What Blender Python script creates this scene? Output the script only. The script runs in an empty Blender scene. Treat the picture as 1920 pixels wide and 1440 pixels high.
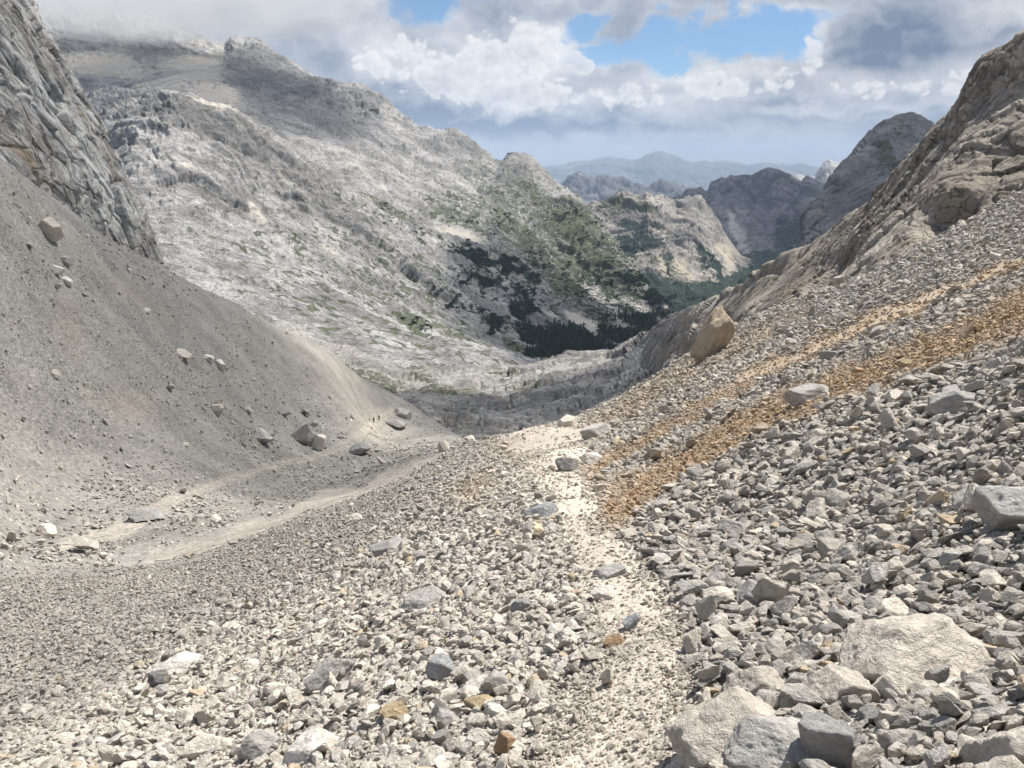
import bpy, bmesh, math, random
import numpy as np
from mathutils import Vector, Matrix, Euler

random.seed(7)
rng = np.random.default_rng(11)
SC = bpy.context.scene
COL = SC.collection
FPX = 1442.0                      # focal length in photo pixels (1920 wide)
TH = math.radians(15.9)           # camera looks down the valley
CT, ST = math.cos(TH), math.sin(TH)
EYE = 1.6
HAZE = 4.5e-5
EXPO = 0.80
DENOISE = True
SUNSTR, SKYSTR, CB, SKYMUL = 4.6, 0.10, 0.80, (0.72, 0.95, 1.10)

# ------------------------------------------------------------------ noise
_G = rng.normal(size=(256, 3)); _G /= np.linalg.norm(_G, axis=1)[:, None]; _G = _G.astype(np.float32)

def _hash(ix, iy, iz, seed):
    with np.errstate(over='ignore'):
        h = ix * np.uint32(374761393) + iy * np.uint32(668265263) + iz * np.uint32(2147483647) + np.uint32(seed * 974711 + 1)
        h = (h ^ (h >> np.uint32(13))) * np.uint32(1274126177)
        h = h ^ (h >> np.uint32(16))
    return (h & np.uint32(255)).astype(np.int32)

def noise(p, seed=0):
    p = np.asarray(p, np.float32)
    f0 = np.floor(p); f = p - f0
    i0 = f0.astype(np.int32).astype(np.uint32)
    w = f * f * f * (f * (f * 6 - 15) + 10)
    out = 0
    for dx in (0, 1):
        for dy in (0, 1):
            for dz in (0, 1):
                g = _G[_hash(i0[:, 0] + np.uint32(dx), i0[:, 1] + np.uint32(dy), i0[:, 2] + np.uint32(dz), seed)]
                d = g[:, 0] * (f[:, 0] - dx) + g[:, 1] * (f[:, 1] - dy) + g[:, 2] * (f[:, 2] - dz)
                ww = (w[:, 0] if dx else 1 - w[:, 0]) * (w[:, 1] if dy else 1 - w[:, 1]) * (w[:, 2] if dz else 1 - w[:, 2])
                out = out + d * ww
    return out * 1.5

def fbm(p, octv=5, gain=0.5, lac=2.03, seed=0):
    s = 0; a = 1.0; p = np.array(p, np.float32)
    for o in range(octv):
        s = s + a * noise(p, seed + o); a *= gain; p = p * lac
    return s

def ridged(p, octv=5, gain=0.5, lac=2.03, seed=0):
    s = 0; a = 1.0; p = np.array(p, np.float32)
    for o in range(octv):
        n = 1 - np.abs(noise(p, seed + o)) * 1.6
        s = s + a * n * np.abs(n); a *= gain; p = p * lac
    return s - 0.9

def facet(p, seed=0, crack=0.07, tilt=1.0):
    """broken rock: every cell of a jittered lattice is a plane of its own tilt, with a narrow crevice along its rim"""
    p = np.asarray(p, np.float32); i0 = np.floor(p).astype(np.int32)
    b1 = np.full(len(p), 9, np.float32); b2 = b1.copy(); h1 = np.zeros(len(p), np.int32); v1 = np.zeros_like(p)
    for dx in (-1, 0, 1):
        for dy in (-1, 0, 1):
            for dz in (-1, 0, 1):
                c = i0 + np.array([dx, dy, dz], np.int32); cu = c.astype(np.uint32)
                h = _hash(cu[:, 0], cu[:, 1], cu[:, 2], seed)
                q = p - (c + 0.5 + 0.42 * _G[h]); d = np.einsum('ij,ij->i', q, q)
                near = d < b1
                b2 = np.where(near, b1, np.minimum(b2, d)); b1 = np.where(near, d, b1); h1 = np.where(near, h, h1); v1 = np.where(near[:, None], q, v1)
    e = np.sqrt(b2) - np.sqrt(b1)
    g = _G[(h1 * 7 + 31) & 255]
    return tilt * np.einsum('ij,ij->i', v1, g) + 0.16 * _G[(h1 * 5 + 3) & 255][:, 0] - 0.42 * sstep(crack, 0.0, e)

def aniso(p, axis, k):
    a = np.array(axis, float); a /= np.linalg.norm(a)
    return p - np.outer(p @ a, a) * (1 - 1 / k)

def warp(p, size, amt, seed):
    return p + np.stack([fbm(p / size + 17 * i, 3, seed=seed + i) for i in range(3)], -1) * amt

def sstep(a, b, x):
    t = np.clip((x - a) / (b - a), 0, 1)
    return t * t * (3 - 2 * t)

# ------------------------------------------------------------------ camera geometry
def ray(px, py):
    u = (np.asarray(px, float) - 960) / FPX; v = (720 - np.asarray(py, float)) / FPX
    return u, CT + v * ST, v * CT - ST

def P(px, py, D):                 # point at forward distance D
    x, y, z = ray(px, py)
    s = np.asarray(D, float) / y
    return np.stack([x * s, y * s, z * s], -1)

def project(p):
    f = p[:, 1] * CT - p[:, 2] * ST
    up = p[:, 1] * ST + p[:, 2] * CT
    f = np.maximum(f, 1e-3)
    return 960 + FPX * p[:, 0] / f, 720 - FPX * up / f

# ------------------------------------------------------------------ mesh helpers
def mesh_from(name, verts, faces, mat=None, smooth=True):
    me = bpy.data.meshes.new(name)
    verts = np.asarray(verts, np.float32); faces = np.asarray(faces, np.int32)
    nf, k = faces.shape
    me.vertices.add(len(verts)); me.vertices.foreach_set('co', verts.ravel())
    me.loops.add(nf * k); me.loops.foreach_set('vertex_index', faces.ravel())
    me.polygons.add(nf); me.polygons.foreach_set('loop_start', np.arange(0, nf * k, k, dtype=np.int32))
    me.polygons.foreach_set('use_smooth', np.full(nf, smooth))
    me.update(calc_edges=True)
    if mat: me.materials.append(mat)
    return me

def add_attr(me, name, data, typ='FLOAT'):
    a = me.attributes.new(name, typ, 'POINT')
    data = np.asarray(data, np.float32)
    if typ == 'FLOAT': a.data.foreach_set('value', data.ravel())
    elif typ == 'FLOAT_VECTOR': a.data.foreach_set('vector', data.ravel())
    elif typ == 'FLOAT_COLOR':
        if data.shape[1] == 3: data = np.concatenate([data, np.ones((len(data), 1), np.float32)], 1)
        a.data.foreach_set('color', data.ravel())

def link(o, label=None, cat=None, group=None, kind=None, parent=None):
    COL.objects.link(o)
    if label: o['label'] = label
    if cat: o['category'] = cat
    if group: o['group'] = group
    if kind: o['kind'] = kind
    if parent: o.parent = parent
    return o

def grid_faces(nr, nc, wrap=False):
    i = np.arange(nr - 1)[:, None]; j = np.arange(nc if wrap else nc - 1)[None, :]
    j2 = (j + 1) % nc
    a = i * nc + j; b = i * nc + j2; c = (i + 1) * nc + j2; d = (i + 1) * nc + j
    return np.stack([a, b, c, d], -1).reshape(-1, 4)

def grid_normals(p, nr, nc):
    g = p.reshape(nr, nc, 3)
    du = np.gradient(g, axis=1); dv = np.gradient(g, axis=0)
    n = np.cross(du, dv); n /= np.linalg.norm(n, axis=-1, keepdims=True) + 1e-9
    return n.reshape(-1, 3)

# ------------------------------------------------------------------ material helpers
def new_mat(name):
    m = bpy.data.materials.new(name); m.use_nodes = True
    nt = m.node_tree; nt.nodes.clear()
    return m, nt

class N:
    """short hand for building node trees"""
    def __init__(s, nt): s.nt = nt
    def node(s, typ, **kw):
        n = s.nt.nodes.new(typ)
        for k, v in kw.items(): setattr(n, k, v)
        return n
    def put(s, sock, v):
        if v is None: return
        if hasattr(v, 'is_output'): s.nt.links.new(v, sock)
        else: sock.default_value = v
    def math(s, op, a, b=None, c=None, clamp=False):
        n = s.node('ShaderNodeMath', operation=op, use_clamp=clamp)
        for i, v in enumerate((a, b, c)): s.put(n.inputs[i], v)
        return n.outputs[0]
    def vmath(s, op, a, b=None, scale=None):
        n = s.node('ShaderNodeVectorMath', operation=op)
        s.put(n.inputs[0], a)
        if b is not None: s.put(n.inputs[1], b)
        if scale is not None: s.put(n.inputs['Scale'], scale)
        return n.outputs['Value'] if op in ('LENGTH', 'DOT_PRODUCT', 'DISTANCE') else n.outputs[0]
    def mix(s, f, a, b, mode='MIX'):
        n = s.node('ShaderNodeMix', data_type='RGBA', blend_type=mode)
        s.put(n.inputs[0], f)
        s.put(n.inputs[6], a if hasattr(a, 'is_output') or len(a) == 4 else (*a, 1))
        s.put(n.inputs[7], b if hasattr(b, 'is_output') or len(b) == 4 else (*b, 1))
        return n.outputs[2]
    def noise(s, vec, scale, detail=4, rough=0.55, typ='FBM', dist=0, dim='3D'):
        n = s.node('ShaderNodeTexNoise', noise_dimensions=dim, noise_type=typ)
        s.put(n.inputs['Vector'], vec); n.inputs['Scale'].default_value = scale
        n.inputs['Detail'].default_value = detail; n.inputs['Roughness'].default_value = rough
        n.inputs['Distortion'].default_value = dist
        return n.outputs['Fac']
    def voro(s, vec, scale, feature='F1', out='Distance', rand=1.0):
        n = s.node('ShaderNodeTexVoronoi', feature=feature)
        s.put(n.inputs['Vector'], vec); n.inputs['Scale'].default_value = scale
        n.inputs['Randomness'].default_value = rand
        return n.outputs[out]
    def rng(s, v, a, b, c=0.0, d=1.0, smooth=True):
        n = s.node('ShaderNodeMapRange', interpolation_type='SMOOTHSTEP' if smooth else 'LINEAR')
        s.put(n.inputs['Value'], v)
        for k, x in (('From Min', a), ('From Max', b), ('To Min', c), ('To Max', d)): s.put(n.inputs[k], x)
        return n.outputs['Result']
    def attr(s, name, typ='GEOMETRY', out='Fac'):
        n = s.node('ShaderNodeAttribute', attribute_name=name, attribute_type=typ)
        return n.outputs[out]
    def bump(s, h, strength, dist, normal=None):
        n = s.node('ShaderNodeBump'); s.put(n.inputs['Height'], h)
        n.inputs['Strength'].default_value = strength; n.inputs['Distance'].default_value = dist
        if normal is not None: s.put(n.inputs['Normal'], normal)
        return n.outputs[0]
    def mapping(s, vec, rot=(0, 0, 0), scale=(1, 1, 1)):
        n = s.node('ShaderNodeMapping'); s.put(n.inputs['Vector'], vec)
        n.inputs['Rotation'].default_value = rot; n.inputs['Scale'].default_value = scale
        return n.outputs[0]
    def out(s, color, rough=0.9, normal=None, spec=0.2):
        b = s.node('ShaderNodeBsdfPrincipled'); o = s.node('ShaderNodeOutputMaterial')
        s.put(b.inputs['Base Color'], color); s.put(b.inputs['Roughness'], rough)
        b.inputs['Specular IOR Level'].default_value = spec
        if normal is not None: s.put(b.inputs['Normal'], normal)
        s.nt.links.new(b.outputs[0], o.inputs['Surface'])
        return b

def mountain_mat(name, light, dark, unit, axis=(0.75, 0.25, -0.55), tan=(0.435, 0.40, 0.35), grass=(0.070, 0.080, 0.042),
                 pine=(0.028, 0.042, 0.030), bump=1.0, crack=1.0, pits=0.6, stain=None, stretch=1.35):
    """Weathered limestone: unit is the metre size of the main lumps, axis the run of its strata; attributes scree, grass and pine mix in the other covers."""
    m, nt = new_mat(name); n = N(nt)
    pos = n.node('ShaderNodeNewGeometry').outputs['Position']
    ax = Vector(axis).normalized()
    st = n.vmath('SUBTRACT', pos, n.vmath('SCALE', (ax.x, ax.y, ax.z), scale=n.math('MULTIPLY', n.vmath('DOT_PRODUCT', pos, (ax.x, ax.y, ax.z)), 1 - 1 / stretch)))
    a = n.noise(pos, 0.22 / unit, 6, 0.6)
    b = n.noise(st, 1.0 / unit, 9, 0.66, dist=0.5)
    c = n.noise(st, 5.0 / unit, 6, 0.7)
    e = n.noise(st, 2.0 / unit, 7, 0.62, dist=1.0)
    cr = n.rng(n.math('ABSOLUTE', n.math('SUBTRACT', e, 0.5)), 0.0, 0.022, 1, 0)        # thin dark cracks
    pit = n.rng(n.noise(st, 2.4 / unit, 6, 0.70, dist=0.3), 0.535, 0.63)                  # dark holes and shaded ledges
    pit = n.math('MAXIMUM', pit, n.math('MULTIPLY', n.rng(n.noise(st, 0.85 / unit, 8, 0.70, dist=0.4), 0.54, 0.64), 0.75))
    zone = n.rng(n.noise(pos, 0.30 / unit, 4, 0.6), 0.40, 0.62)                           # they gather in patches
    f = n.rng(n.math('ADD', n.math('MULTIPLY', a, 0.55), n.math('ADD', n.math('MULTIPLY', b, 0.40), n.math('MULTIPLY', c, 0.25))), 0.50, 0.70)
    col = n.mix(f, dark, light)
    wt = n.attr('weather')
    wf = n.rng(n.math('ADD', wt, n.math('MULTIPLY', n.math('SUBTRACT', b, 0.5), 1.4)), 0.30, 0.75)
    col = n.mix(n.math('MULTIPLY', wf, 0.55), col, tuple(x * 0.72 for x in dark))
    if stain:
        sf = n.rng(n.noise(st, 0.45 / unit, 6, 0.62), 0.53, 0.70)
        col = n.mix(sf, col, stain)
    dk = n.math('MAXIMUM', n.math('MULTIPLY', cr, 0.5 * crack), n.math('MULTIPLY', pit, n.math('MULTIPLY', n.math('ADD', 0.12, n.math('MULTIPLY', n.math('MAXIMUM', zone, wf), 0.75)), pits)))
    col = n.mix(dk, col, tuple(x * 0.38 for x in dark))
    h = n.math('ADD', n.math('MULTIPLY', b, 1.0), n.math('MULTIPLY', c, 0.35))
    h = n.math('SUBTRACT', h, n.math('MULTIPLY', dk, 0.3))
    sc = n.attr('scree'); gr = n.attr('grass'); pn = n.attr('pine')
    fine = n.noise(pos, 9.0 / unit, 5, 0.7)
    tanc = n.mix(n.rng(n.math('ADD', n.math('MULTIPLY', fine, 0.5), n.math('MULTIPLY', b, 0.5)), 0.38, 0.62), tuple(x * 0.78 for x in tan), tuple(min(x * 1.1, 1) for x in tan))
    scf = n.rng(n.math('ADD', sc, n.math('MULTIPLY', n.math('SUBTRACT', b, 0.5), 1.5)), 0.30, 0.85)
    col = n.mix(n.math('MULTIPLY', scf, 0.92), col, tanc)
    grc = n.mix(n.rng(c, 0.4, 0.6), tuple(x * 0.6 for x in grass), tuple(x * 1.35 for x in grass))
    grf = n.rng(n.math('ADD', gr, n.math('MULTIPLY', n.math('SUBTRACT', n.math('ADD', n.math('MULTIPLY', b, 0.6), n.math('MULTIPLY', e, 0.5)), 0.55), 3.0)), 0.38, 0.60)
    col = n.mix(n.math('MULTIPLY', grf, 0.9), col, grc)
    pnc = n.mix(n.rng(fine, 0.4, 0.6), tuple(x * 0.6 for x in pine), tuple(x * 1.6 for x in pine))
    pnf = n.rng(n.math('ADD', pn, n.math('MULTIPLY', n.math('SUBTRACT', n.math('ADD', n.math('MULTIPLY', b, 0.5), n.math('MULTIPLY', e, 0.5)), 0.5), 2.5)), 0.45, 0.58)
    col = n.mix(pnf, col, pnc)
    hk = n.math('MULTIPLY', h, n.rng(n.math('MAXIMUM', scf, n.math('MULTIPLY', grf, 0.5)), 0, 1, 1, 0.12))
    hk = n.math('ADD', hk, n.math('MULTIPLY', pnf, n.math('ADD', 0.25, n.math('MULTIPLY', fine, 0.5))))
    nm = n.bump(hk, 1.0, unit * 0.17 * bump)
    n.out(col, 0.95, nm, 0.1)
    return m

# ------------------------------------------------------------------ control-net surfaces
def resample(row, n):
    a = np.array(row, float); a[:, 2] = np.log(a[:, 2])
    seg = np.hypot(np.diff(a[:, 0]), np.diff(a[:, 1])); t = np.concatenate([[0], np.cumsum(seg)]); t /= t[-1]
    tt = np.linspace(0, 1, n)
    return np.stack([np.interp(tt, t, a[:, k]) for k in range(3)], -1)

def net(rows, nu, nv_px=1.6, smooth=3, linear=False):
    """rows of (px, py, depth) from foot to crest to back -> dense grid of 3-D points"""
    R = np.stack([resample(r, nu) for r in rows])            # m, nu, 3
    if smooth:
        k = np.exp(-0.5 * (np.arange(-3 * smooth, 3 * smooth + 1) / smooth) ** 2); k /= k.sum()
        pad = np.pad(R[:, :, 2], ((0, 0), (len(k) // 2,) * 2), mode='edge')
        R[:, :, 2] = np.stack([np.convolve(q, k, 'valid') for q in pad])
    m = len(R); out = []
    for i in range(m - 1):
        p0, p1, p2, p3 = R[max(i - 1, 0)], R[i], R[i + 1], R[min(i + 2, m - 1)]
        d = np.hypot(p2[:, 0] - p1[:, 0], p2[:, 1] - p1[:, 1]).mean()
        cnt = int(max(8, d / nv_px))
        for t in np.arange(cnt) / cnt:
            cub = 0.5 * (2 * p1 + (p2 - p0) * t + (2 * p0 - 5 * p1 + 4 * p2 - p3) * t * t + (3 * p1 - p0 - 3 * p2 + p3) * t ** 3)
            lin = p1 + (p2 - p1) * t
            out.append(lin if linear else 0.35 * lin + 0.65 * cub)
    out.append(R[-1])
    G = np.stack(out); nr, nc = G.shape[:2]
    G = G.reshape(-1, 3)
    return P(G[:, 0], G[:, 1], np.exp(G[:, 2])), nr, nc, G

def splats(px, py, lst):
    s = np.zeros(len(px))
    for x, y, rx, ry, ang, w in lst:
        a = math.radians(ang); dx, dy = px - x, py - y
        e = ((dx * math.cos(a) + dy * math.sin(a)) / rx) ** 2 + ((-dx * math.sin(a) + dy * math.cos(a)) / ry) ** 2
        s = np.maximum(s, w * np.exp(-0.7 * e ** 1.5))
    return s

def rot_pts(p, ax, ay, az):
    return p @ np.array(Euler((ax, ay, az)).to_matrix()).T

def terrain(name, rows, nu, mat, disp, nv_px=1.6, masks=None, label=None, smooth=3, carve=None, cat='mountain'):
    p, nr, nc, G = net(rows, nu, nv_px, smooth)
    nrm = grid_normals(p, nr, nc)
    if nrm[:, 2].mean() < 0: nrm = -nrm
    if masks: M = masks(G[:, 0], G[:, 1], p)
    else: M = {}
    damp = 1 - 0.8 * np.clip(M.get('scree', 0), 0, 1)
    d = disp(p) * damp
    # the crumbling of the rock: push along the normal, tilted upwards so ledges form
    q = p + nrm * d[:, None]
    if carve is not None: q = carve(q, G, nrm)
    me = mesh_from(name, q, grid_faces(nr, nc)[:, ::-1], mat)
    for k in ('scree', 'grass', 'pine', 'weather'):
        add_attr(me, k, M.get(k, np.zeros(len(q))))
    o = bpy.data.objects.new(name, me)
    link(o, label, cat, None, 'structure')
    return o, q, G, nr, nc

# ------------------------------------------------------------------ materials of the mountains
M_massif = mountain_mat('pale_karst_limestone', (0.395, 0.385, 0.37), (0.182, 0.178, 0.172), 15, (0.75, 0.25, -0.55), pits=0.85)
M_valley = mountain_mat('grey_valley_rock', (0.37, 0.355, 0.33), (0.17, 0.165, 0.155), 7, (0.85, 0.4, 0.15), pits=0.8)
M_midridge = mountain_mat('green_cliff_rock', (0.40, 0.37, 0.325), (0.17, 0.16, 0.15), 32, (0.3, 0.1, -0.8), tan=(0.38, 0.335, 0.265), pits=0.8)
M_dark = mountain_mat('dark_far_rock', (0.23, 0.225, 0.22), (0.105, 0.10, 0.10), 60, (0.1, 0.1, 0.9), crack=0.6)
M_pyr = mountain_mat('grey_blue_rock', (0.25, 0.245, 0.24), (0.12, 0.12, 0.12), 22, (0.55, 0.2, 0.7), crack=0.8)
M_pale = mountain_mat('pale_far_rock', (0.42, 0.41, 0.40), (0.25, 0.25, 0.25), 90, crack=0.5)
M_blue = mountain_mat('distant_rock', (0.16, 0.16, 0.165), (0.09, 0.09, 0.095), 150, (0, 0, 1), crack=0.4)
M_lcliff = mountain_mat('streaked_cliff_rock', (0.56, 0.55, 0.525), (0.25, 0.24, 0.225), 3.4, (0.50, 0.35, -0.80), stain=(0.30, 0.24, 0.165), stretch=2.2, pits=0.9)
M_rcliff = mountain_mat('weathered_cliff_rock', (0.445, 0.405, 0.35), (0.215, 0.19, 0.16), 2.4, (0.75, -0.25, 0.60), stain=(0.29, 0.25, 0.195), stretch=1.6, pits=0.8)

# ------------------------------------------------------------------ the massif across the valley
sky_row = [(40, 5, 2600), (170, 15, 2600), (330, 40, 2600), (405, 80, 2560), (425, 86, 2550), (435, 73, 2500), (470, 70, 2500), (495, 80, 2450), (520, 100, 2420),
           (540, 112, 2400), (580, 138, 2350), (620, 150, 2300), (670, 152, 2250), (705, 172, 2200), (722, 190, 2180), (735, 208, 2160), (750, 217, 2150), (790, 238, 2150),
           (830, 245, 2150), (845, 243, 2150), (870, 250, 2150), (890, 265, 2130), (908, 285, 2110), (925, 297, 2100), (945, 300, 2100), (962, 288, 2100), (985, 292, 2100),
           (1005, 305, 2070), (1025, 322, 2030), (1050, 350, 2000), (1075, 366, 1960), (1100, 388, 1900), (1150, 445, 1800), (1200, 510, 1650), (1240, 570, 1500), (1265, 605, 1400)]
dome = [(60, 260, 1150), (150, 230, 1130), (190, 218, 1100), (215, 202, 1060), (235, 193, 1050), (270, 180, 1050), (320, 169, 1050), (350, 175, 1050), (380, 186, 1050), (430, 203, 1050), (470, 225, 1050), (500, 248, 1050), (560, 300, 1050), (640, 370, 1040), (720, 430, 1030),
        (800, 500, 1020), (880, 560, 1020), (960, 600, 1080), (1060, 625, 1150), (1160, 615, 1250), (1250, 603, 1390)]
massif_rows = [
    [(40, 640, 400), (330, 610, 480), (600, 690, 470), (760, 730, 450), (900, 740, 460), (1000, 735, 560), (1080, 705, 800), (1200, 670, 1100), (1275, 630, 1350)],
    [(50, 480, 560), (330, 500, 600), (560, 590, 580), (760, 660, 560), (900, 668, 580), (1000, 676, 700), (1080, 668, 900), (1180, 650, 1150), (1262, 618, 1385)],
    [(50, 360, 800), (330, 340, 820), (500, 420, 840), (640, 500, 830), (760, 570, 820), (870, 620, 820), (980, 648, 880), (1070, 650, 1020), (1170, 634, 1200), (1256, 610, 1388)],
    dome,
    [(60, 262, 1500), (200, 238, 1500), (320, 215, 1480), (430, 235, 1420), (520, 275, 1320), (600, 320, 1250), (680, 375, 1200), (760, 430, 1170), (850, 500, 1130), (920, 555, 1130), (1000, 590, 1180), (1090, 605, 1230), (1180, 595, 1330), (1255, 600, 1395)],
    [(55, 195, 1800), (250, 185, 1750), (330, 180, 1700), (430, 190, 1650), (520, 230, 1550), (620, 280, 1480), (720, 330, 1420), (800, 390, 1370), (880, 450, 1320), (960, 520, 1280), (1040, 560, 1300), (1120, 575, 1330), (1190, 575, 1400), (1258, 602, 1398)],
    [(50, 120, 2200), (250, 118, 2150), (350, 122, 2100), (430, 140, 2050), (520, 180, 1950), (620, 220, 1850), (720, 270, 1800), (800, 320, 1750), (880, 370, 1700), (960, 430, 1650), (1040, 490, 1600), (1110, 530, 1550), (1180, 550, 1500), (1260, 603, 1399)],
    sky_row,
    [(x, y + 120 + 0.05 * x, D * 1.25) for x, y, D in sky_row],
]

def massif_masks(px, py, p):
    w = np.stack([px / 60, py / 40, np.zeros_like(px)], -1)
    wx, wy = px + 12 * fbm(w, 4, seed=5), py + 8 * fbm(w, 4, seed=9)
    scree = splats(wx, wy, [(200, 125, 100, 22, 8, 1), (360, 130, 70, 28, 5, 1), (400, 175, 60, 30, 20, .9), (300, 150, 80, 25, 0, .8), (470, 215, 50, 12, 35, .5), (530, 245, 60, 10, 28, .5),
                            (600, 275, 60, 14, 28, .55), (650, 300, 55, 26, 40, .5), (750, 240, 35, 14, 35, .5), (480, 395, 40, 9, 45, .75), (430, 350, 50, 6, 45, .55), (860, 440, 60, 7, 15, .9),
                            (880, 350, 60, 8, 30, .6), (620, 470, 50, 8, 40, .6), (1090, 600, 38, 9, 25, 1), (1130, 560, 40, 9, 35, .8), (1190, 570, 30, 9, 30, .8), (1165, 600, 25, 7, 25, .7), (1040, 590, 30, 9, 40, .8), (340, 300, 40, 8, 35, .7),
                            (550, 350, 60, 5, 40, .6), (700, 340, 60, 6, 35, .6), (1230, 580, 20, 6, 40, .6)])
    grass = splats(wx, wy, [(1080, 430, 80, 45, 45, .75), (1010, 370, 55, 22, 45, .6), (960, 420, 90, 30, 35, .6), (860, 410, 90, 28, 25, .55), (740, 395, 110, 18, 22, .5), (640, 375, 50, 10, 22, .45), (1130, 500, 70, 30, 35, .7),
                            (1080, 540, 60, 26, 30, .75), (1010, 470, 90, 26, 30, .6), (780, 600, 45, 20, 30, .62), (850, 620, 60, 14, 35, .5), (930, 600, 60, 20, 35, .5), (1180, 550, 40, 18, 35, .7), (700, 520, 80, 10, 25, .42), (640, 670, 60, 14, 20, .55), (980, 650, 45, 10, 20, .6), (575, 380, 20, 10, 30, .5), (1060, 590, 40, 16, 25, .6)])
    w2 = np.stack([px / 34 - py / 60, py / 17, np.zeros_like(px)], -1)
    pine = splats(px + 30 * fbm(w2, 4, seed=411), py + 15 * fbm(w2, 4, seed=415), [(890, 475, 45, 20, 25, .75), (950, 500, 45, 12, 20, .8), (905, 525, 50, 13, 15, .8), (975, 545, 20, 16, 30, .7), (1010, 490, 50, 7, 20, .7), (845, 560, 45, 7, 38, .75), (935, 605, 20, 14, 40, .85), (905, 580, 40, 8, 35, .6),
                           (985, 580, 18, 22, 70, .85), (1020, 630, 60, 22, 15, 1), (1080, 640, 70, 20, 5, 1), (1150, 625, 70, 18, 0, 1), (1215, 600, 55, 16, 0, 1), (1190, 520, 30, 14, 35, .85), (1225, 555, 25, 14, 40, .9), (1040, 660, 60, 16, 10, .9), (1030, 640, 12, 40, -35, .8), (800, 435, 35, 6, 15, .6), (1110, 610, 60, 10, 5, .8), (720, 420, 45, 6, 20, .45), (1000, 525, 30, 7, 20, .7), (850, 470, 30, 8, 20, .6)])
    low = splats(px, py, [(700, 540, 380, 150, 25, .40), (980, 450, 200, 120, 35, .54), (1120, 520, 180, 110, 40, .70), (1060, 440, 110, 60, 40, .62), (420, 420, 200, 120, 30, .26)])
    grass = np.maximum(grass * 1.12, low)
    grass = grass * (1 - 0.85 * np.clip(scree, 0, 1)); pine = pine * (1 - 0.6 * np.clip(scree, 0, 1))
    pine = np.maximum(pine, splats(px, py, [(950, 540, 180, 75, 30, .42), (1150, 560, 130, 70, 35, .5)]))
    weather = splats(wx, wy, [(330, 212, 110, 34, 5, .8), (470, 250, 110, 36, 38, .9), (560, 335, 90, 40, 38, .85), (480, 150, 90, 42, 35, .8), (610, 205, 110, 42, 32, .8), (690, 185, 50, 18, 35, .7), (190, 85, 160, 28, 3, .8), (870, 262, 45, 12, 35, .9), (965, 325, 45, 28, 45, .8), (400, 370, 70, 14, 30, .7), (1150, 500, 60, 40, 40, .6), (1080, 520, 60, 30, 30, .55), (630, 560, 60, 16, 10, .6), (560, 440, 120, 40, 30, .4), (760, 470, 120, 40, 30, .4)])
    return dict(scree=scree, grass=grass, pine=pine, weather=weather)

def massif_disp(p):
    w = warp(p, 120, 26, 301)
    s = aniso(w, (0.75, 0.25, -0.55), 1.6)
    far = np.clip((p[:, 1] - 350) / 700, 0.25, 1.0)
    d = ridged(p / 420, 3, seed=21) * 10 * np.clip((p[:, 1] - 500) / 900, 0.1, 1)
    d += (facet(s / 105, 311, 0.07) * 6 + facet(s / 34, 321, 0.10) * 4.6 + ridged(s / 58, 3, seed=43) * 7.5) * far
    d += ridged(s / 22, 4, seed=41) * 2.4 * far + facet(p / 11, 331, 0.12) * 1.1 * far
    return d

massif, massif_pts, massif_G, mnr, mnc = terrain('mountain', massif_rows, 1000, M_massif, massif_disp, 1.35, massif_masks,
    'broad pale limestone massif across the valley with its top in cloud')

# ------------------------------------------------------------------ rocky valley floor and its spur
valley_rows = [
    [(460, 780, 215), (700, 850, 195), (900, 880, 185), (1040, 880, 180), (1200, 830, 165), (1330, 740, 145), (1430, 640, 115)],
    [(450, 700, 300), (700, 750, 262), (800, 778, 245), (900, 803, 235), (1040, 806, 225), (1130, 775, 215), (1250, 700, 200), (1400, 600, 165)],
    [(440, 640, 380), (600, 690, 350), (740, 735, 310), (850, 757, 300), (950, 757, 300), (1040, 750, 300), (1150, 722, 290), (1250, 670, 270), (1400, 580, 215)],
    [(430, 600, 470), (600, 660, 430), (760, 715, 390), (850, 732, 370), (950, 727, 380), (1020, 706, 390), (1100, 692, 390), (1180, 672, 370), (1280, 622, 330), (1400, 565, 260)],
    [(420, 570, 560), (600, 640, 520), (760, 695, 480), (880, 694, 460), (960, 690, 450), (1000, 684, 450), (1050, 668, 450), (1100, 662, 450), (1150, 657, 450), (1185, 639, 430), (1250, 602, 390), (1310, 574, 350), (1400, 545, 290)],
    [(420, 640, 700), (760, 770, 640), (1000, 770, 640), (1150, 740, 640), (1250, 700, 600), (1400, 660, 480)],
]
def valley_masks(px, py, p):
    w = np.stack([px / 50, py / 30, np.zeros_like(px)], -1)
    wx, wy = px + 14 * fbm(w, 4, seed=15), py + 8 * fbm(w, 4, seed=19)
    grass = splats(wx, wy, [(640, 690, 70, 12, 22, .6), (720, 722, 70, 16, 15, .62), (830, 735, 80, 14, 3, .6), (780, 700, 60, 12, 20, .5), (960, 700, 70, 8, 0, .4), (980, 720, 60, 10, 0, .45), (560, 660, 60, 10, 25, .5), (900, 760, 150, 12, 0, .3)])
    return dict(grass=grass)
def valley_disp(p):
    w = warp(p, 40, 5, 341); s = aniso(w, (0.85, 0.4, 0.15), 1.5)
    return ridged(p / 75, 3, seed=51) * 3.0 + facet(s / 26, 351, 0.07) * 3.4 + facet(s / 8, 355, 0.1) * 1.25 + ridged(p / 4.5, 3, seed=66) * 0.35

terrain('valley_floor', valley_rows, 560, M_valley, valley_disp, 1.35, valley_masks,
        'grey rocky valley floor with hummocks beyond the scree', cat='valley')

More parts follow.
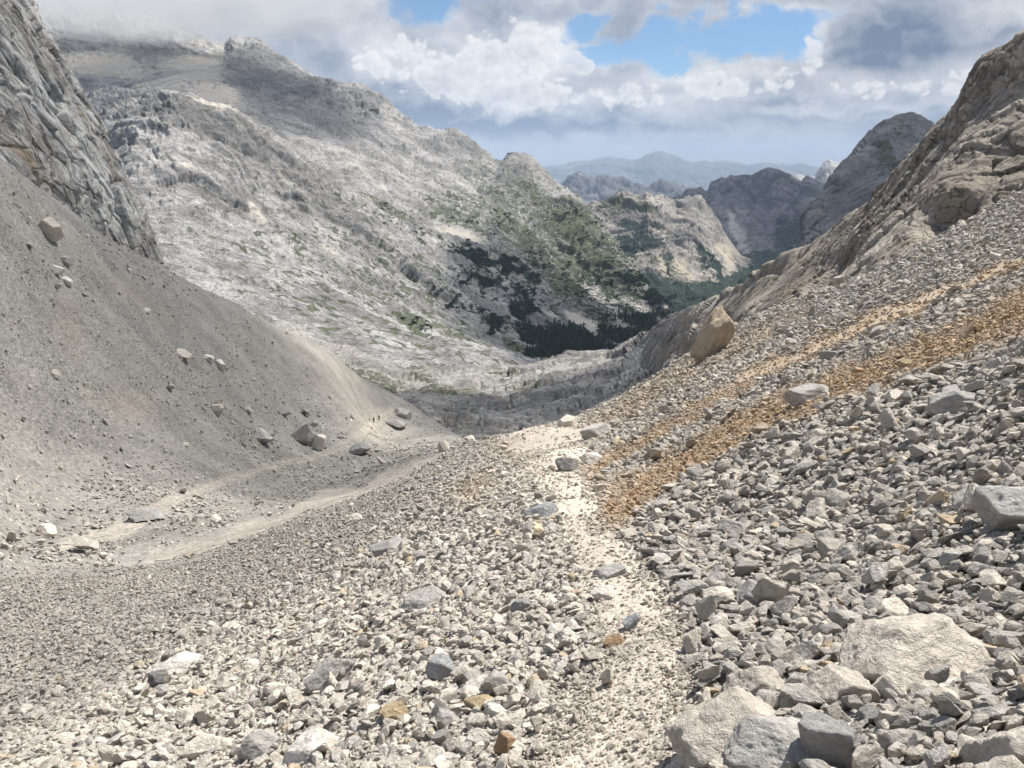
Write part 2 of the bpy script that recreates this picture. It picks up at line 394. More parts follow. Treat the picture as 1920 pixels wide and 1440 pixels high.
# ------------------------------------------------------------------ ridges further down the valley
def simple_disp(amp, size, seed, axis=(0, 0, 1), k=1.8):
    def f(p):
        w = warp(p, size * 1.5, size * 0.25, seed + 3); s = aniso(w, axis, k)
        return ridged(p / (size * 3), 3, seed=seed) * amp * 1.1 + facet(s / size, seed + 7, 0.06) * amp * 1.1 + facet(s / (size * 0.33), seed + 9, 0.08) * amp * 0.42 + ridged(s / (size * 0.22), 3, seed=seed + 5) * amp * 0.12
    return f

mid_top = [(1070, 410, 2850), (1090, 395, 2820), (1110, 381, 2800), (1130, 378, 2800), (1160, 370, 2800), (1180, 366, 2800), (1200, 373, 2800), (1212, 363, 2800), (1225, 368, 2800), (1240, 365, 2800), (1265, 378, 2830), (1285, 374, 2850), (1305, 372, 2900), (1330, 388, 2950), (1355, 430, 2950), (1390, 480, 2900), (1440, 520, 2800)]
def mid_masks(px, py, p):
    w = np.stack([px / 40, py / 30, np.zeros_like(px)], -1)
    wx, wy = px + 8 * fbm(w, 4, seed=25), py + 6 * fbm(w, 4, seed=29)
    grass = splats(wx, wy, [(1165, 382, 40, 9, 0, 1), (1200, 385, 40, 8, 10, .8), (1150, 400, 60, 15, 10, .5), (1230, 420, 60, 25, 20, .4), (1200, 480, 60, 25, 30, .4), (1270, 520, 40, 20, 50, .5)])
    pine = splats(wx, wy, [(1190, 420, 40, 14, 20, .75), (1215, 450, 40, 18, 30, .8), (1180, 460, 30, 20, 30, .7), (1255, 480, 20, 22, 30, .6), (1240, 540, 50, 26, 20, 1), (1290, 560, 60, 30, 0, 1), (1330, 540, 40, 20, 0, .9), (1390, 520, 60, 18, -20, .9), (1120, 390, 20, 5, 0, .6), (1320, 480, 14, 30, -20, .7), (1345, 500, 10, 35, -25, .8)])
    scree = splats(wx, wy, [(1240, 500, 12, 40, -10, .8), (1275, 500, 16, 30, -30, .9), (1300, 530, 10, 30, -35, .8), (1375, 455, 22, 40, -25, 1), (1360, 480, 12, 35, -30, .8)])
    return dict(grass=grass, pine=pine, scree=scree)
terrain('mountain', [
    [(1090, 640, 1900), (1200, 660, 1850), (1300, 640, 1800), (1380, 590, 1900), (1480, 560, 2200)],
    [(1100, 560, 2200), (1200, 590, 2100), (1270, 580, 2050), (1330, 570, 2050), (1400, 550, 2200), (1480, 530, 2450)],
    [(1085, 460, 2500), (1170, 480, 2500), (1240, 490, 2450), (1320, 490, 2480), (1390, 525, 2500), (1470, 525, 2600)],
    mid_top, [(x, y + 60, D * 1.25) for x, y, D in mid_top]], 330, M_midridge, simple_disp(17, 95, 71, (0.2, 0, -1)), 1.3, mid_masks,
    'green topped rocky ridge closing the middle of the valley')

dark_top = [(1210, 385, 4500), (1240, 370, 4500), (1265, 358, 4500), (1290, 354, 4500), (1312, 352, 4500), (1328, 360, 4500), (1336, 345, 4500), (1350, 338, 4500), (1390, 336, 4500), (1405, 330, 4450), (1425, 322, 4400), (1440, 314, 4400), (1455, 317, 4400), (1470, 327, 4400),
            (1485, 334, 4400), (1500, 338, 4400), (1515, 331, 4400), (1530, 336, 4400), (1545, 346, 4400), (1575, 352, 4400), (1620, 380, 4400)]
def dark_masks(px, py, p):
    w = np.stack([px / 40, py / 30, np.zeros_like(px)], -1)
    wx, wy = px + 8 * fbm(w, 4, seed=35), py + 8 * fbm(w, 4, seed=39)
    return dict(pine=splats(wx, wy, [(1480, 440, 40, 30, -50, .75), (1440, 490, 60, 26, -20, .9), (1345, 440, 12, 40, -15, .7), (1400, 500, 40, 30, 0, .8)]),
                scree=splats(wx, wy, [(1385, 440, 14, 50, -25, .9), (1410, 480, 12, 36, -35, .8), (1450, 470, 8, 20, -40, .6)]),
                grass=splats(wx, wy, [(1500, 420, 40, 14, -40, .4)]))
terrain('mountain', [
    [(1220, 600, 3300), (1330, 600, 3100), (1440, 560, 3000), (1560, 520, 3000), (1640, 500, 3000)],
    [(1220, 480, 3900), (1330, 490, 3600), (1430, 490, 3400), (1540, 460, 3500), (1640, 440, 3600)],
    [(1215, 420, 4300), (1300, 410, 4250), (1400, 400, 4150), (1500, 395, 4100), (1630, 410, 4100)],
    dark_top, [(x, y + 60, D * 1.2) for x, y, D in dark_top]], 320, M_dark, simple_disp(30, 190, 81, (0, 0, 1), 2.4), 1.3, dark_masks,
    'dark craggy mountain with a blunt summit at the valley end')

pale_top = [(1450, 350, 6500), (1480, 338, 6500), (1495, 330, 6500), (1512, 335, 6500), (1530, 334, 6500), (1543, 314, 6500), (1557, 300, 6500), (1566, 303, 6500), (1578, 310, 6500), (1600, 325, 6500), (1660, 350, 6500)]
terrain('mountain', [[(1450, 460, 5600), (1560, 450, 5600), (1660, 450, 5600)], [(1450, 390, 6100), (1560, 370, 6000), (1660, 390, 6100)], pale_top, [(x, y + 60, D * 1.2) for x, y, D in pale_top]],
        120, M_pale, simple_disp(30, 220, 91), 1.5, None, 'small pale rocky peak behind the dark mountains', smooth=1)

pyr_top = [(1488, 520, 1350), (1496, 480, 1400), (1502, 435, 1450), (1508, 408, 1480), (1520, 385, 1520), (1532, 372, 1550), (1548, 345, 1580), (1562, 322, 1600), (1580, 300, 1640), (1600, 280, 1680), (1620, 258, 1720), (1638, 236, 1750), (1655, 224, 1780), (1680, 217, 1800), (1705, 217, 1800), (1725, 223, 1800),
           (1745, 236, 1800), (1800, 265, 1800), (1860, 310, 1800)]
def pyr_masks(px, py, p):
    w = np.stack([px / 40, py / 30, np.zeros_like(px)], -1)
    wx, wy = px + 8 * fbm(w, 4, seed=45), py + 8 * fbm(w, 4, seed=49)
    return dict(grass=splats(wx, wy, [(1660, 285, 16, 28, -20, .75), (1690, 245, 20, 16, 0, .5), (1675, 315, 25, 18, 0, .6), (1600, 400, 60, 20, -30, .25)]))
terrain('mountain', [
    [(1478, 600, 1150), (1600, 560, 1050), (1720, 480, 1000), (1860, 420, 1000)],
    [(1490, 545, 1250), (1600, 470, 1250), (1720, 380, 1250), (1860, 370, 1300)],
    [(1494, 510, 1330), (1530, 440, 1400), (1600, 360, 1480), (1680, 290, 1560), (1740, 290, 1580), (1860, 340, 1600)],
    pyr_top, [(x + 30, y + 130, D * 1.3) for x, y, D in pyr_top]], 330, M_pyr, simple_disp(6.5, 65, 101, (0.55, 0.2, 0.7), 2.2), 1.3, pyr_masks,
    'steep grey rounded mountain rising behind the right-hand cliff')

blue_top = [(980, 385, 8000), (1040, 350, 8000), (1058, 342, 8000), (1068, 330, 8000), (1080, 322, 8000), (1092, 325, 8000), (1105, 333, 8000), (1118, 334, 8000), (1135, 329, 8000), (1150, 333, 8000), (1165, 341, 8000), (1186, 348, 8000), (1200, 343, 8000), (1214, 346, 8000), (1226, 339, 8000),
            (1245, 345, 8000), (1265, 347, 8000), (1290, 353, 8000), (1340, 362, 8000), (1420, 375, 8000)]
terrain('mountain', [[(980, 470, 6600), (1200, 470, 6600), (1420, 470, 6600)], [(980, 420, 7300), (1200, 395, 7300), (1420, 415, 7300)], blue_top, [(x, y + 50, D * 1.2) for x, y, D in blue_top]],
        240, M_blue, simple_disp(52, 210, 111), 1.5, None, 'jagged blue-grey ridge far down the valley', smooth=1)
far_top = [(900, 335, 18000), (980, 318, 18000), (1030, 309, 18000), (1080, 303, 18000), (1130, 296, 18000), (1160, 293, 18000), (1190, 298, 18000), (1215, 290, 18000), (1235, 285, 18000), (1255, 291, 18000), (1300, 304, 18000), (1350, 299, 18000), (1400, 305, 18000),
           (1500, 307, 18000), (1600, 316, 18000), (1750, 325, 18000)]
terrain('mountain', [[(900, 430, 15000), (1300, 430, 15000), (1750, 430, 15000)], [(900, 380, 16500), (1300, 365, 16500), (1750, 380, 16500)], far_top, [(x, y + 40, D * 1.2) for x, y, D in far_top]],
        260, M_blue, simple_disp(50, 700, 121), 2, None, 'faint long mountain chain on the horizon, paled by haze', smooth=1)

# lowland under everything, out to the horizon
m_low, nt = new_mat('lowland_green'); n = N(nt)
pos = n.node('ShaderNodeNewGeometry').outputs['Position']
n.out(n.mix(n.rng(n.noise(pos, 0.0008, 6), 0.4, 0.6), (0.04, 0.055, 0.03), (0.10, 0.105, 0.07)), 1.0)
ang = np.linspace(0, 2 * np.pi, 97)[:-1]; rr = np.array([500, 1500, 4000, 9000, 16000, 26000.])
lv = np.stack([np.outer(rr, np.sin(ang)), np.outer(rr, np.cos(ang)), np.broadcast_to((-700 - 0.004 * rr)[:, None], (6, 96))], -1).reshape(-1, 3)
link(bpy.data.objects.new('ground', mesh_from('ground', lv, grid_faces(6, 96, True), m_low)), 'hidden green lowland below the mountains', 'ground', None, 'structure')

# ------------------------------------------------------------------ near ground: ridge with the path, gully, scree cone, right-hand scree
CTRL = [(1180, 1440, 2.4), (1150, 1300, 3.2), (1130, 1200, 4.0), (1110, 1100, 5.1), (1090, 1000, 7.0), (1070, 900, 11), (1050, 850, 15.5), (1040, 805, 25),
        (1040, 850, 60), (1040, 900, 150), (1040, 930, 300),
        (800, 1440, 2.9), (700, 1300, 4.2), (750, 1200, 5.2), (800, 1100, 6.8), (850, 1000, 9.5), (900, 920, 14), (930, 860, 22), (950, 824, 31), (950, 860, 60),
        (500, 1440, 3.8), (450, 1300, 6.2), (500, 1200, 8.5), (550, 1100, 13), (620, 1020, 19), (720, 940, 27), (800, 872, 36), (850, 842, 43),
        (250, 1440, 5), (200, 1300, 8.8), (250, 1200, 13), (300, 1120, 20), (380, 1062, 29), (500, 1004, 33), (640, 945, 38), (760, 900, 42),
        (0, 1440, 6.5), (0, 1300, 12), (0, 1200, 18), (0, 1120, 28), (0, 1050, 42), (0, 950, 62), (0, 800, 74), (0, 700, 80), (0, 500, 92), (0, 350, 105),
        (-150, 1440, 7.5), (-150, 1200, 22), (-150, 1000, 50), (-150, 700, 70), (-150, 400, 88), (-150, 275, 95),
        (300, 1040, 52), (450, 990, 58), (600, 940, 70), (760, 888, 92), (835, 842, 120), (900, 828, 170),
        (300, 960, 66), (430, 900, 90), (560, 860, 125), (690, 800, 200), (300, 800, 92), (300, 700, 108), (300, 600, 124), (305, 516, 140),
        (150, 800, 82), (150, 600, 100), (150, 432, 118), (450, 780, 122), (450, 680, 140), (450, 592, 158), (560, 760, 150), (560, 655, 173), (600, 690, 172), (650, 695, 200), (680, 725, 208), (745, 741, 238),
        (310, 570, 190), (560, 740, 250), (700, 790, 300), (150, 530, 180), (0, 460, 160), (800, 820, 300), (-150, 400, 160), (0, 600, 300),
        (1300, 1440, 2.2), (1500, 1440, 2.1), (1920, 1440, 2.1), (2070, 1440, 2.1), (1350, 1250, 3.3), (1600, 1250, 3.1), (1920, 1250, 3.0),
        (1300, 1100, 4.8), (1500, 1100, 4.6), (1920, 1100, 4.1), (1250, 980, 7.2), (1500, 950, 7), (1920, 900, 5.8),
        (1200, 920, 10), (1400, 850, 10), (1600, 770, 10), (1920, 640, 10), (2070, 560, 10), (1150, 870, 14), (1300, 790, 15.5), (1500, 700, 17), (1700, 620, 17), (1920, 540, 16),
        (1130, 820, 20), (1250, 745, 23), (1400, 670, 25), (1600, 570, 27), (1750, 510, 26), (1920, 440, 27),
        (1110, 797, 26), (1200, 737, 31), (1290, 674, 34), (1370, 614, 36), (1500, 562, 37), (1640, 507, 37), (1740, 457, 37), (1920, 362, 39), (2070, 290, 40),
        (1200, 800, 60), (1370, 690, 60), (1640, 600, 60), (1920, 470, 60), (2070, 380, 60), (1200, 860, 150), (1640, 720, 150), (1920, 620, 150), (1400, 900, 300), (1920, 700, 300)]
cp = np.array(CTRL, float)
_x, _y, _z = ray(cp[:, 0], cp[:, 1]); _h = np.hypot(_x, _y)
CPH = np.arctan2(_x, _y); CLR = np.log(cp[:, 2]); CW = _z / _h + EYE / cp[:, 2]
KPHI = 2.6
def _U(d2): return np.where(d2 > 1e-12, d2 * np.log(d2 + 1e-12), 0)
_A = np.stack([CPH * KPHI, CLR], -1); _n = len(_A)
_K = _U(((_A[:, None] - _A[None]) ** 2).sum(-1)) + np.eye(_n) * 0.004
_Pm = np.concatenate([np.ones((_n, 1)), _A], 1)
_L = np.block([[_K, _Pm], [_Pm.T, np.zeros((3, 3))]])
_sol = np.linalg.solve(_L, np.concatenate([CW, np.zeros(3)]))
# tabulate the slope field once, then look it up bilinearly
T_PH = np.linspace(-0.86, 0.86, 260); T_LR = np.linspace(math.log(1.6), math.log(330), 420)
_pp, _ll = np.meshgrid(T_PH, T_LR, indexing='ij')
_q = np.stack([_pp.ravel() * KPHI, _ll.ravel()], -1)
T_W = np.concatenate([_U(((c[:, None] - _A[None]) ** 2).sum(-1)) @ _sol[:_n] + np.concatenate([np.ones((len(c), 1)), c], 1) @ _sol[_n:] for c in np.array_split(_q, 60)]).reshape(260, 420)

def ground_z(x, y, detail=True):
    x = np.asarray(x, float); y = np.asarray(y, float)
    r = np.hypot(x, y) + 1e-6; ph = np.clip(np.arctan2(x, y), -0.859, 0.859); lr = np.clip(np.log(r), T_LR[0], T_LR[-1] - 1e-6)
    a = (ph - T_PH[0]) / (T_PH[1] - T_PH[0]); b = (lr - T_LR[0]) / (T_LR[1] - T_LR[0])
    i = np.clip(a.astype(int), 0, 258); j = np.clip(b.astype(int), 0, 418); a = a - i; b = b - j
    w = (T_W[i, j] * (1 - a) + T_W[i + 1, j] * a) * (1 - b) + (T_W[i, j + 1] * (1 - a) + T_W[i + 1, j + 1] * a) * b
    z = -EYE + w * r
    if detail:
        pt = np.stack([x.ravel(), y.ravel(), np.zeros(x.size)], -1)
        k = sstep(2, 30, r).ravel(); k2 = sstep(30, 120, r).ravel()
        dz = fbm(pt / 1.6, 4, seed=131) * 0.05 + fbm(pt / 9, 4, seed=135) * 0.18 * k + fbm(pt / 3.5, 4, seed=137) * 0.22 * k2 + ridged(pt / 16, 4, seed=139) * 0.30 * k2
        z = z + dz.reshape(x.shape)
    return z

def ground_hit(px, py, rmin=1.7, rmax=300):
    x, y, z = ray(px, py); h = math.hypot(x, y)
    rs = np.exp(np.linspace(math.log(rmin), math.log(rmax), 1500))
    gz = ground_z(x / h * rs, y / h * rs)
    k = np.argmax(gz >= z / h * rs)
    if gz[k] < z / h * rs[k]: k = 1499
    r = rs[k]
    return np.array([x / h * r, y / h * r, gz[k]]), r

PATH_NEAR = [(1140, 1500, 160), (1145, 1440, 150), (1165, 1370, 125), (1195, 1300, 100), (1210, 1230, 88), (1190, 1160, 72), (1150, 1090, 58), (1110, 1020, 44), (1085, 960, 36), (1070, 910, 26), (1045, 860, 58), (1030, 825, 72), (1020, 808, 74)]
PATH_GULLY = [(300, 1052, 22), (340, 1038, 18), (400, 1022, 13), (500, 985, 12), (600, 945, 12), (690, 915, 10), (760, 888, 9), (800, 868, 7), (835, 845, 6)]
PATH_SLOPE = [(120, 1022, 10), (230, 995, 14), (290, 955, 12), (350, 930, 7), (430, 897, 5), (500, 875, 4), (570, 862, 4), (620, 845, 5), (660, 825, 6), (690, 803, 7), (712, 785, 7), (735, 772, 6)]
ochreA = [(1130, 975, 34), (1180, 940, 34), (1250, 890, 30), (1400, 800, 28), (1550, 735, 28), (1700, 680, 30), (1800, 640, 34), (1920, 590, 40), (2060, 530, 40)]
ochreB = [(1090, 890, 22), (1180, 845, 14), (1300, 770, 13), (1420, 705, 15), (1560, 638, 16), (1640, 603, 16), (1800, 540, 14), (1920, 490, 12), (2060, 430, 12)]
ochreC = [(1100, 812, 18), (1150, 785, 26), (1220, 740, 30), (1290, 700, 30), (1350, 668, 24), (1430, 625, 16), (1520, 575, 8)]
ochreD = [(1120, 900, 40), (1250, 820, 55), (1450, 720, 60), (1650, 640, 55), (1920, 540, 55), (2060, 480, 50)]
ochreE = [(1100, 800, 20), (1300, 720, 30), (1500, 620, 20), (1700, 535, 16), (1920, 430, 12)]
def band(px, py, line):
    """1 on the centre line, 0 at its half width and beyond; line of (px, py, halfwidth)"""
    best = np.zeros(len(px))
    for (x0, y0, w0), (x1, y1, w1) in zip(line[:-1], line[1:]):
        dx, dy = x1 - x0, y1 - y0; L = dx * dx + dy * dy
        t = np.clip(((px - x0) * dx + (py - y0) * dy) / L, 0, 1)
        d = np.hypot(px - x0 - t * dx, (py - y0 - t * dy)) / (w0 + (w1 - w0) * t)
        best = np.maximum(best, np.clip(1.5 - d, 0, 1))
    return best

def zones(x, y, z):
    p = np.stack([x, y, z], -1)
    px, py = project(p); r = np.hypot(x, y)
    w = np.stack([px / 70, py / 45, np.zeros_like(px)], -1)
    nx = fbm(w, 4, seed=151)
    px2, py2 = px + 14 * nx, py + 14 * fbm(w, 4, seed=155)
    near = r < 47
    path = np.where(near, band(px2, py, PATH_NEAR), np.maximum(band(px2, py2, PATH_GULLY), band(px, py + 3 * nx, PATH_SLOPE)))
    och = np.where(near, np.maximum(np.maximum(band(px2, py2, ochreA), 0.75 * band(px2, py2, ochreB)), 0.42 * band(px2, py2, ochreC)), 0)
    och = np.maximum(och, np.where(near, 0.5 * splats(px2, py2, [(890, 915, 50, 25, -30, 1), (1100, 905, 40, 30, 0, .9), (960, 850, 50, 22, 0, .7)]), splats(px2, py2, [(130, 610, 30, 60, -20, .5), (240, 760, 60, 28, 10, .6), (250, 560, 70, 14, 30, .6), (180, 500, 80, 10, 28, .5), (60, 395, 80, 10, 28, .5)])))
    # right-hand blocky scree: to the right of the path, below the big ochre streak
    edge = np.interp(py, [800, 900, 960, 1020, 1100, 1200, 1300, 1440], [1090, 1110, 1150, 1180, 1230, 1290, 1300, 1310])
    right = sstep(-25, 45, px2 - edge) * near
    top = np.interp(px, [1100, 1150, 1300, 1500, 1700, 1920, 2060], [1010, 960, 880, 785, 715, 645, 590])
    blocky = right * sstep(-10, 15, py2 - top)
    return px, py, r, path, och, right, blocky

def ground_colour(x, y, z):
    px, py, r, path, och, right, blocky = zones(x, y, z)
    cream = np.array([0.56, 0.515, 0.45]); grey = np.array([0.325, 0.31, 0.28]); lgrey = np.array([0.42, 0.40, 0.37]); ochre = np.array([0.50, 0.34, 0.19]); tan = np.array([0.45, 0.39, 0.31])
    c = np.tile(cream, (len(px), 1))
    flank = np.where(r < 47, sstep(110, -190, px - np.interp(py, [820, 900, 1000, 1100, 1200, 1300, 1440], [1000, 900, 830, 650, 450, 250, 0])), 0)
    c += (grey * 0.80 - c) * (0.95 * flank)[:, None]
    c += (lgrey - c) * (right * 0.75)[:, None]
    c = np.where((r > 47)[:, None], grey * 0.76, c)
    wv = np.stack([(x * 0.85 - y * 0.53) / 5.0, (x * 0.53 + y * 0.85) / 45, 0 * x], -1)          # rills and tongues down the cone
    rill = np.where(r > 47, fbm(wv, 5, 0.6, seed=156) * 0.22 + 0.10 * fbm(np.stack([x / 25, y / 25, 0 * x], -1), 3, seed=157), 0)
    c = c * (1 + rill)[:, None]
    beige = np.array([0.53, 0.465, 0.375])
    pn_ = np.stack([px / 45 + py / 70, py / 16, np.zeros_like(px)], -1)          # streaks lie along the fall of the slope
    bg_ = np.where(r < 47, np.maximum(band(px, py, ochreD), 0.8 * band(px, py, ochreE)), 0) * np.clip(0.55 + 0.9 * fbm(pn_, 4, seed=158), 0, 1)
    c += (beige - c) * (0.68 * bg_)[:, None]
    patch = np.clip(0.86 + 0.6 * fbm(pn_ * 1.6, 4, seed=159), 0.35, 1)
    c += (ochre - c) * np.clip(och * patch * np.where(r > 47, 0.17, 0.84), 0, 0.78)[:, None]
    pc = np.where((r > 47)[:, None], np.array([0.34, 0.31, 0.27]), np.array([0.535, 0.48, 0.405]))
    c += (pc - c) * np.clip(path * 1.3, 0, 1)[:, None]
    far_edge = np.where(r > 120, splats(px, py, [(640, 690, 140, 16, 28, .5), (700, 800, 60, 30, 0, .8), (640, 720, 120, 40, 30, .3)]), 0)
    c += (tan - c) * (0.2 * far_edge)[:, None]
    return c, (px, py, r, path, och, right, blocky)

# stony ground surface material
def gravel_mat(name, s1, s2, far=True):
    m, nt = new_mat(name); n = N(nt)
    pos = n.node('ShaderNodeNewGeometry').outputs['Position']
    col = n.attr('tint', out='Color')
    dist = n.attr('range')
    v1 = n.voro(pos, 1 / s1, out='Color'); d1 = n.voro(pos, 1 / s1)
    v2 = n.voro(pos, 1 / s2, out='Color'); d2 = n.voro(pos, 1 / s2)
    g1 = n.math('DIVIDE', n.vmath('DOT_PRODUCT', v1, (1, 1, 1)), 3.0); g2 = n.math('DIVIDE', n.vmath('DOT_PRODUCT', v2, (1, 1, 1)), 3.0)
    k = n.rng(dist, 12, 50)
    g = n.math('ADD', n.math('MULTIPLY', g1, n.math('SUBTRACT', 1.0, k)), n.math('MULTIPLY', g2, k))
    big = n.noise(pos, 0.22, 6, 0.6)
    f = n.math('ADD', n.math('MULTIPLY', g, 0.75), n.math('MULTIPLY', big, 0.75))
    br = n.rng(f, 0.45, 1.05, 0.62, 1.3, False)
    c = n.vmath('SCALE', col, scale=br)
    h = n.math('ADD', n.math('MULTIPLY', n.math('SUBTRACT', 1.0, d1), n.math('SUBTRACT', 1.0, k)), n.math('MULTIPLY', n.math('SUBTRACT', 1.0, d2), 1.0))
    h = n.math('ADD', h, n.math('MULTIPLY', n.noise(pos, 0.5 / s2, 5, 0.65), 1.5))
    nm = n.bump(n.math('MULTIPLY', h, n.math('ADD', s1, n.math('MULTIPLY', k, s2))), 1.0, 0.35)
    n.out(c, 0.95, nm, 0.1)
    return m
M_ground = gravel_mat('scree_ground', 0.022, 0.28)
M_path = gravel_mat('trodden_gravel', 0.016, 0.16)

# polar mesh around the walker
phs = np.linspace(-0.85, 0.85, 760); side = np.linspace(0.85, 2 * math.pi - 0.85, 60)[1:-1]
lrs = np.linspace(math.log(0.35), math.log(320), 560)
allph = np.concatenate([phs, side])
gp, gl = np.meshgrid(allph, lrs)
gr_ = np.exp(gl)
gx, gy = gr_ * np.sin(gp), gr_ * np.cos(gp)
gz = ground_z(gx, gy)
# behind the walker and beyond the frame the slope simply carries on
V = np.stack([gx, gy, gz], -1).reshape(-1, 3)
cc, zz = ground_colour(V[:, 0], V[:, 1], V[:, 2])
V2 = np.concatenate([V, [[0, 0, -EYE]]])
Fq = grid_faces(len(lrs), len(allph), True)
me = mesh_from('scree_slope', V2, Fq[:, ::-1], M_ground)
add_attr(me, 'tint', np.concatenate([cc, [[.45, .4, .35]]]), 'FLOAT_COLOR')
add_attr(me, 'range', np.concatenate([gr_.ravel(), [0.3]]))
link(bpy.data.objects.new('scree_slope', me), 'stony ground of the scree slopes around the path', 'ground', None, 'structure')

def path_strip(name, line, rlo, rhi, label, nseg=160, nw=14):
    a = np.array(line, float); t = np.linspace(0, len(a) - 1, nseg)
    c = np.stack([np.interp(t, np.arange(len(a)), a[:, k]) for k in range(3)], -1)
    pts = []
    for (px, py, w) in c:
        e = 0.72 + 0.25 * math.sin(px * 0.11 + py * 0.07) + 0.12 * math.sin(py * 0.31)
        pl, _ = ground_hit(px - w * e, py, rlo, rhi); pr, _ = ground_hit(px + w * (1.45 - e), py, rlo, rhi)
        for s in np.linspace(0, 1, nw): pts.append(pl + (pr - pl) * s)
    pts = np.array(pts)
    pts[:, 2] = ground_z(pts[:, 0], pts[:, 1]) + 0.006 + 0.0006 * np.hypot(pts[:, 0], pts[:, 1])
    e = np.abs(np.linspace(-1, 1, nw)) > 0.99
    pts.reshape(nseg, nw, 3)[:, e, 2] -= 0.02
    me = mesh_from(name, pts, grid_faces(nseg, nw), M_path)
    col, _ = ground_colour(pts[:, 0], pts[:, 1], pts[:, 2])
    rr = np.hypot(pts[:, 0], pts[:, 1])
    add_attr(me, 'tint', col, 'FLOAT_COLOR'); add_attr(me, 'range', rr)
    link(bpy.data.objects.new(name, me), label, 'path', None, 'structure')
path_strip('path', PATH_NEAR, 1.7, 40, 'beige gravel footpath leading over the near ridge')
path_strip('path', PATH_GULLY, 48, 250, 'pale gravel path curving through the gully below the ridge')
path_strip('path', PATH_SLOPE, 48, 250, 'thin pale path climbing along the foot of the scree cone')

# ------------------------------------------------------------------ cliffs left and right
lc = [
    [(-200, 300, 88), (0, 375, 100), (60, 405, 104), (140, 455, 113), (240, 508, 128), (300, 535, 137), (324, 545, 145), (300, 620, 175)],
    [(-200, 250, 90), (0, 335, 103), (60, 368, 107), (140, 418, 116), (230, 470, 129), (285, 485, 137), (312, 505, 146), (290, 560, 178)],
    [(-200, 130, 96), (0, 230, 108), (80, 265, 114), (150, 315, 121), (205, 355, 130), (245, 375, 138), (262, 385, 147), (245, 440, 182)],
    [(-200, 0, 102), (0, 100, 115), (60, 130, 120), (110, 190, 127), (150, 215, 135), (178, 222, 143), (192, 236, 150), (180, 300, 186)],
    [(-200, -120, 108), (-40, -20, 120), (20, 20, 126), (55, 60, 132), (85, 85, 138), (100, 92, 144), (112, 112, 153), (100, 180, 190)],
    [(-200, -190, 113), (-60, -90, 125), (-10, -50, 131), (20, -25, 137), (40, -8, 142), (55, -2, 148), (64, 5, 156), (50, 60, 194)],
    [(-200, -300, 120), (-120, -220, 130), (-70, -180, 136), (-40, -150, 142), (-10, -130, 148), (10, -110, 154), (25, -90, 162), (20, -40, 200)],
    [(-200, -250, 170), (-100, -200, 180), (-40, -150, 190), (0, -120, 200), (20, -60, 230)],
]
def lc_disp(p):
    w = warp(p, 9, 0.7, 361); s = aniso(w, (0.50, 0.35, -0.80), 1.7)
    return facet(s / 8.5, 371, 0.08) * 1.3 + facet(s / 2.7, 375, 0.10) * 0.55 + ridged(s / 3.6, 4, seed=165) * 0.28 + fbm(p / 1.2, 3, seed=168) * 0.06
terrain('cliff', lc, 640, M_lcliff, lc_disp, 1.4, None, 'tall steep grey cliff with dark diagonal streaks above the scree cone', cat='cliff')

rsil = [(1176, 652, 500), (1210, 630, 430), (1245, 607, 350), (1310, 575, 235), (1345, 565, 200), (1370, 548, 170), (1400, 528, 150), (1440, 497, 130), (1470, 486, 120), (1500, 474, 110), (1530, 455, 102), (1560, 430, 95), (1600, 405, 88), (1625, 385, 83), (1640, 368, 80), (1670, 340, 75), (1690, 312, 73), (1700, 298, 72), (1720, 272, 68),
        (1745, 242, 66), (1770, 228, 64), (1785, 222, 62), (1795, 205, 61), (1810, 168, 60), (1825, 138, 59), (1840, 118, 58), (1860, 104, 57), (1880, 92, 56), (1895, 80, 55), (1920, 64, 54), (2000, 10, 54), (2150, -100, 54), (2700, -400, 54)]
rc = [
    [(1170, 760, 330), (1230, 730, 230), (1300, 690, 140), (1400, 650, 80), (1500, 610, 52), (1640, 550, 37), (1740, 500, 35), (1830, 455, 36), (1930, 400, 37), (2150, 300, 39), (2700, 180, 40)],
    [(1170, 720, 380), (1230, 668, 260), (1300, 630, 165), (1400, 590, 90), (1500, 552, 60), (1640, 490, 41), (1740, 442, 39.5), (1830, 398, 40), (1930, 350, 40.5), (2150, 250, 42), (2700, 110, 43)],
    [(1172, 690, 430), (1235, 640, 300), (1300, 605, 190), (1400, 562, 115), (1500, 520, 78), (1640, 440, 52), (1740, 370, 46), (1830, 300, 45), (1930, 260, 45), (2150, 130, 46), (2700, -60, 47)],
    [(1174, 668, 470), (1235, 622, 330), (1290, 592, 215), (1390, 545, 140), (1490, 495, 98), (1630, 405, 68), (1730, 310, 57), (1810, 230, 53), (1930, 150, 50), (2150, 0, 50), (2700, -230, 51)],
    rsil, [(x, y + 160, D * 1.6) for x, y, D in rsil]]
def rc_disp(p):
    w = warp(p, 6, 0.4, 381); s = aniso(w, (0.75, -0.25, 0.60), 1.7)
    k = np.clip(np.interp(p[:, 1], [30, 60, 100, 200], [0.55, 0.8, 0.5, 0.45]), 0.5, 2.2)
    near = sstep(130, 60, p[:, 1])                           # fine joints only where the grid can carry them
    d = facet(s / 7.5, 391, 0.05) * 0.85 + facet(s / 2.1, 395, 0.08) * 0.42 * near + facet(p / 0.8, 397, 0.1) * 0.13 * near + ridged(p / 1.6, 4, seed=175) * 0.11 * near
    return d * k + (1 - near) * (facet(warp(p, 20, 3, 385) / 17, 399, 0.08) * 1.0 + ridged(p / 13, 4, seed=179) * 0.55)
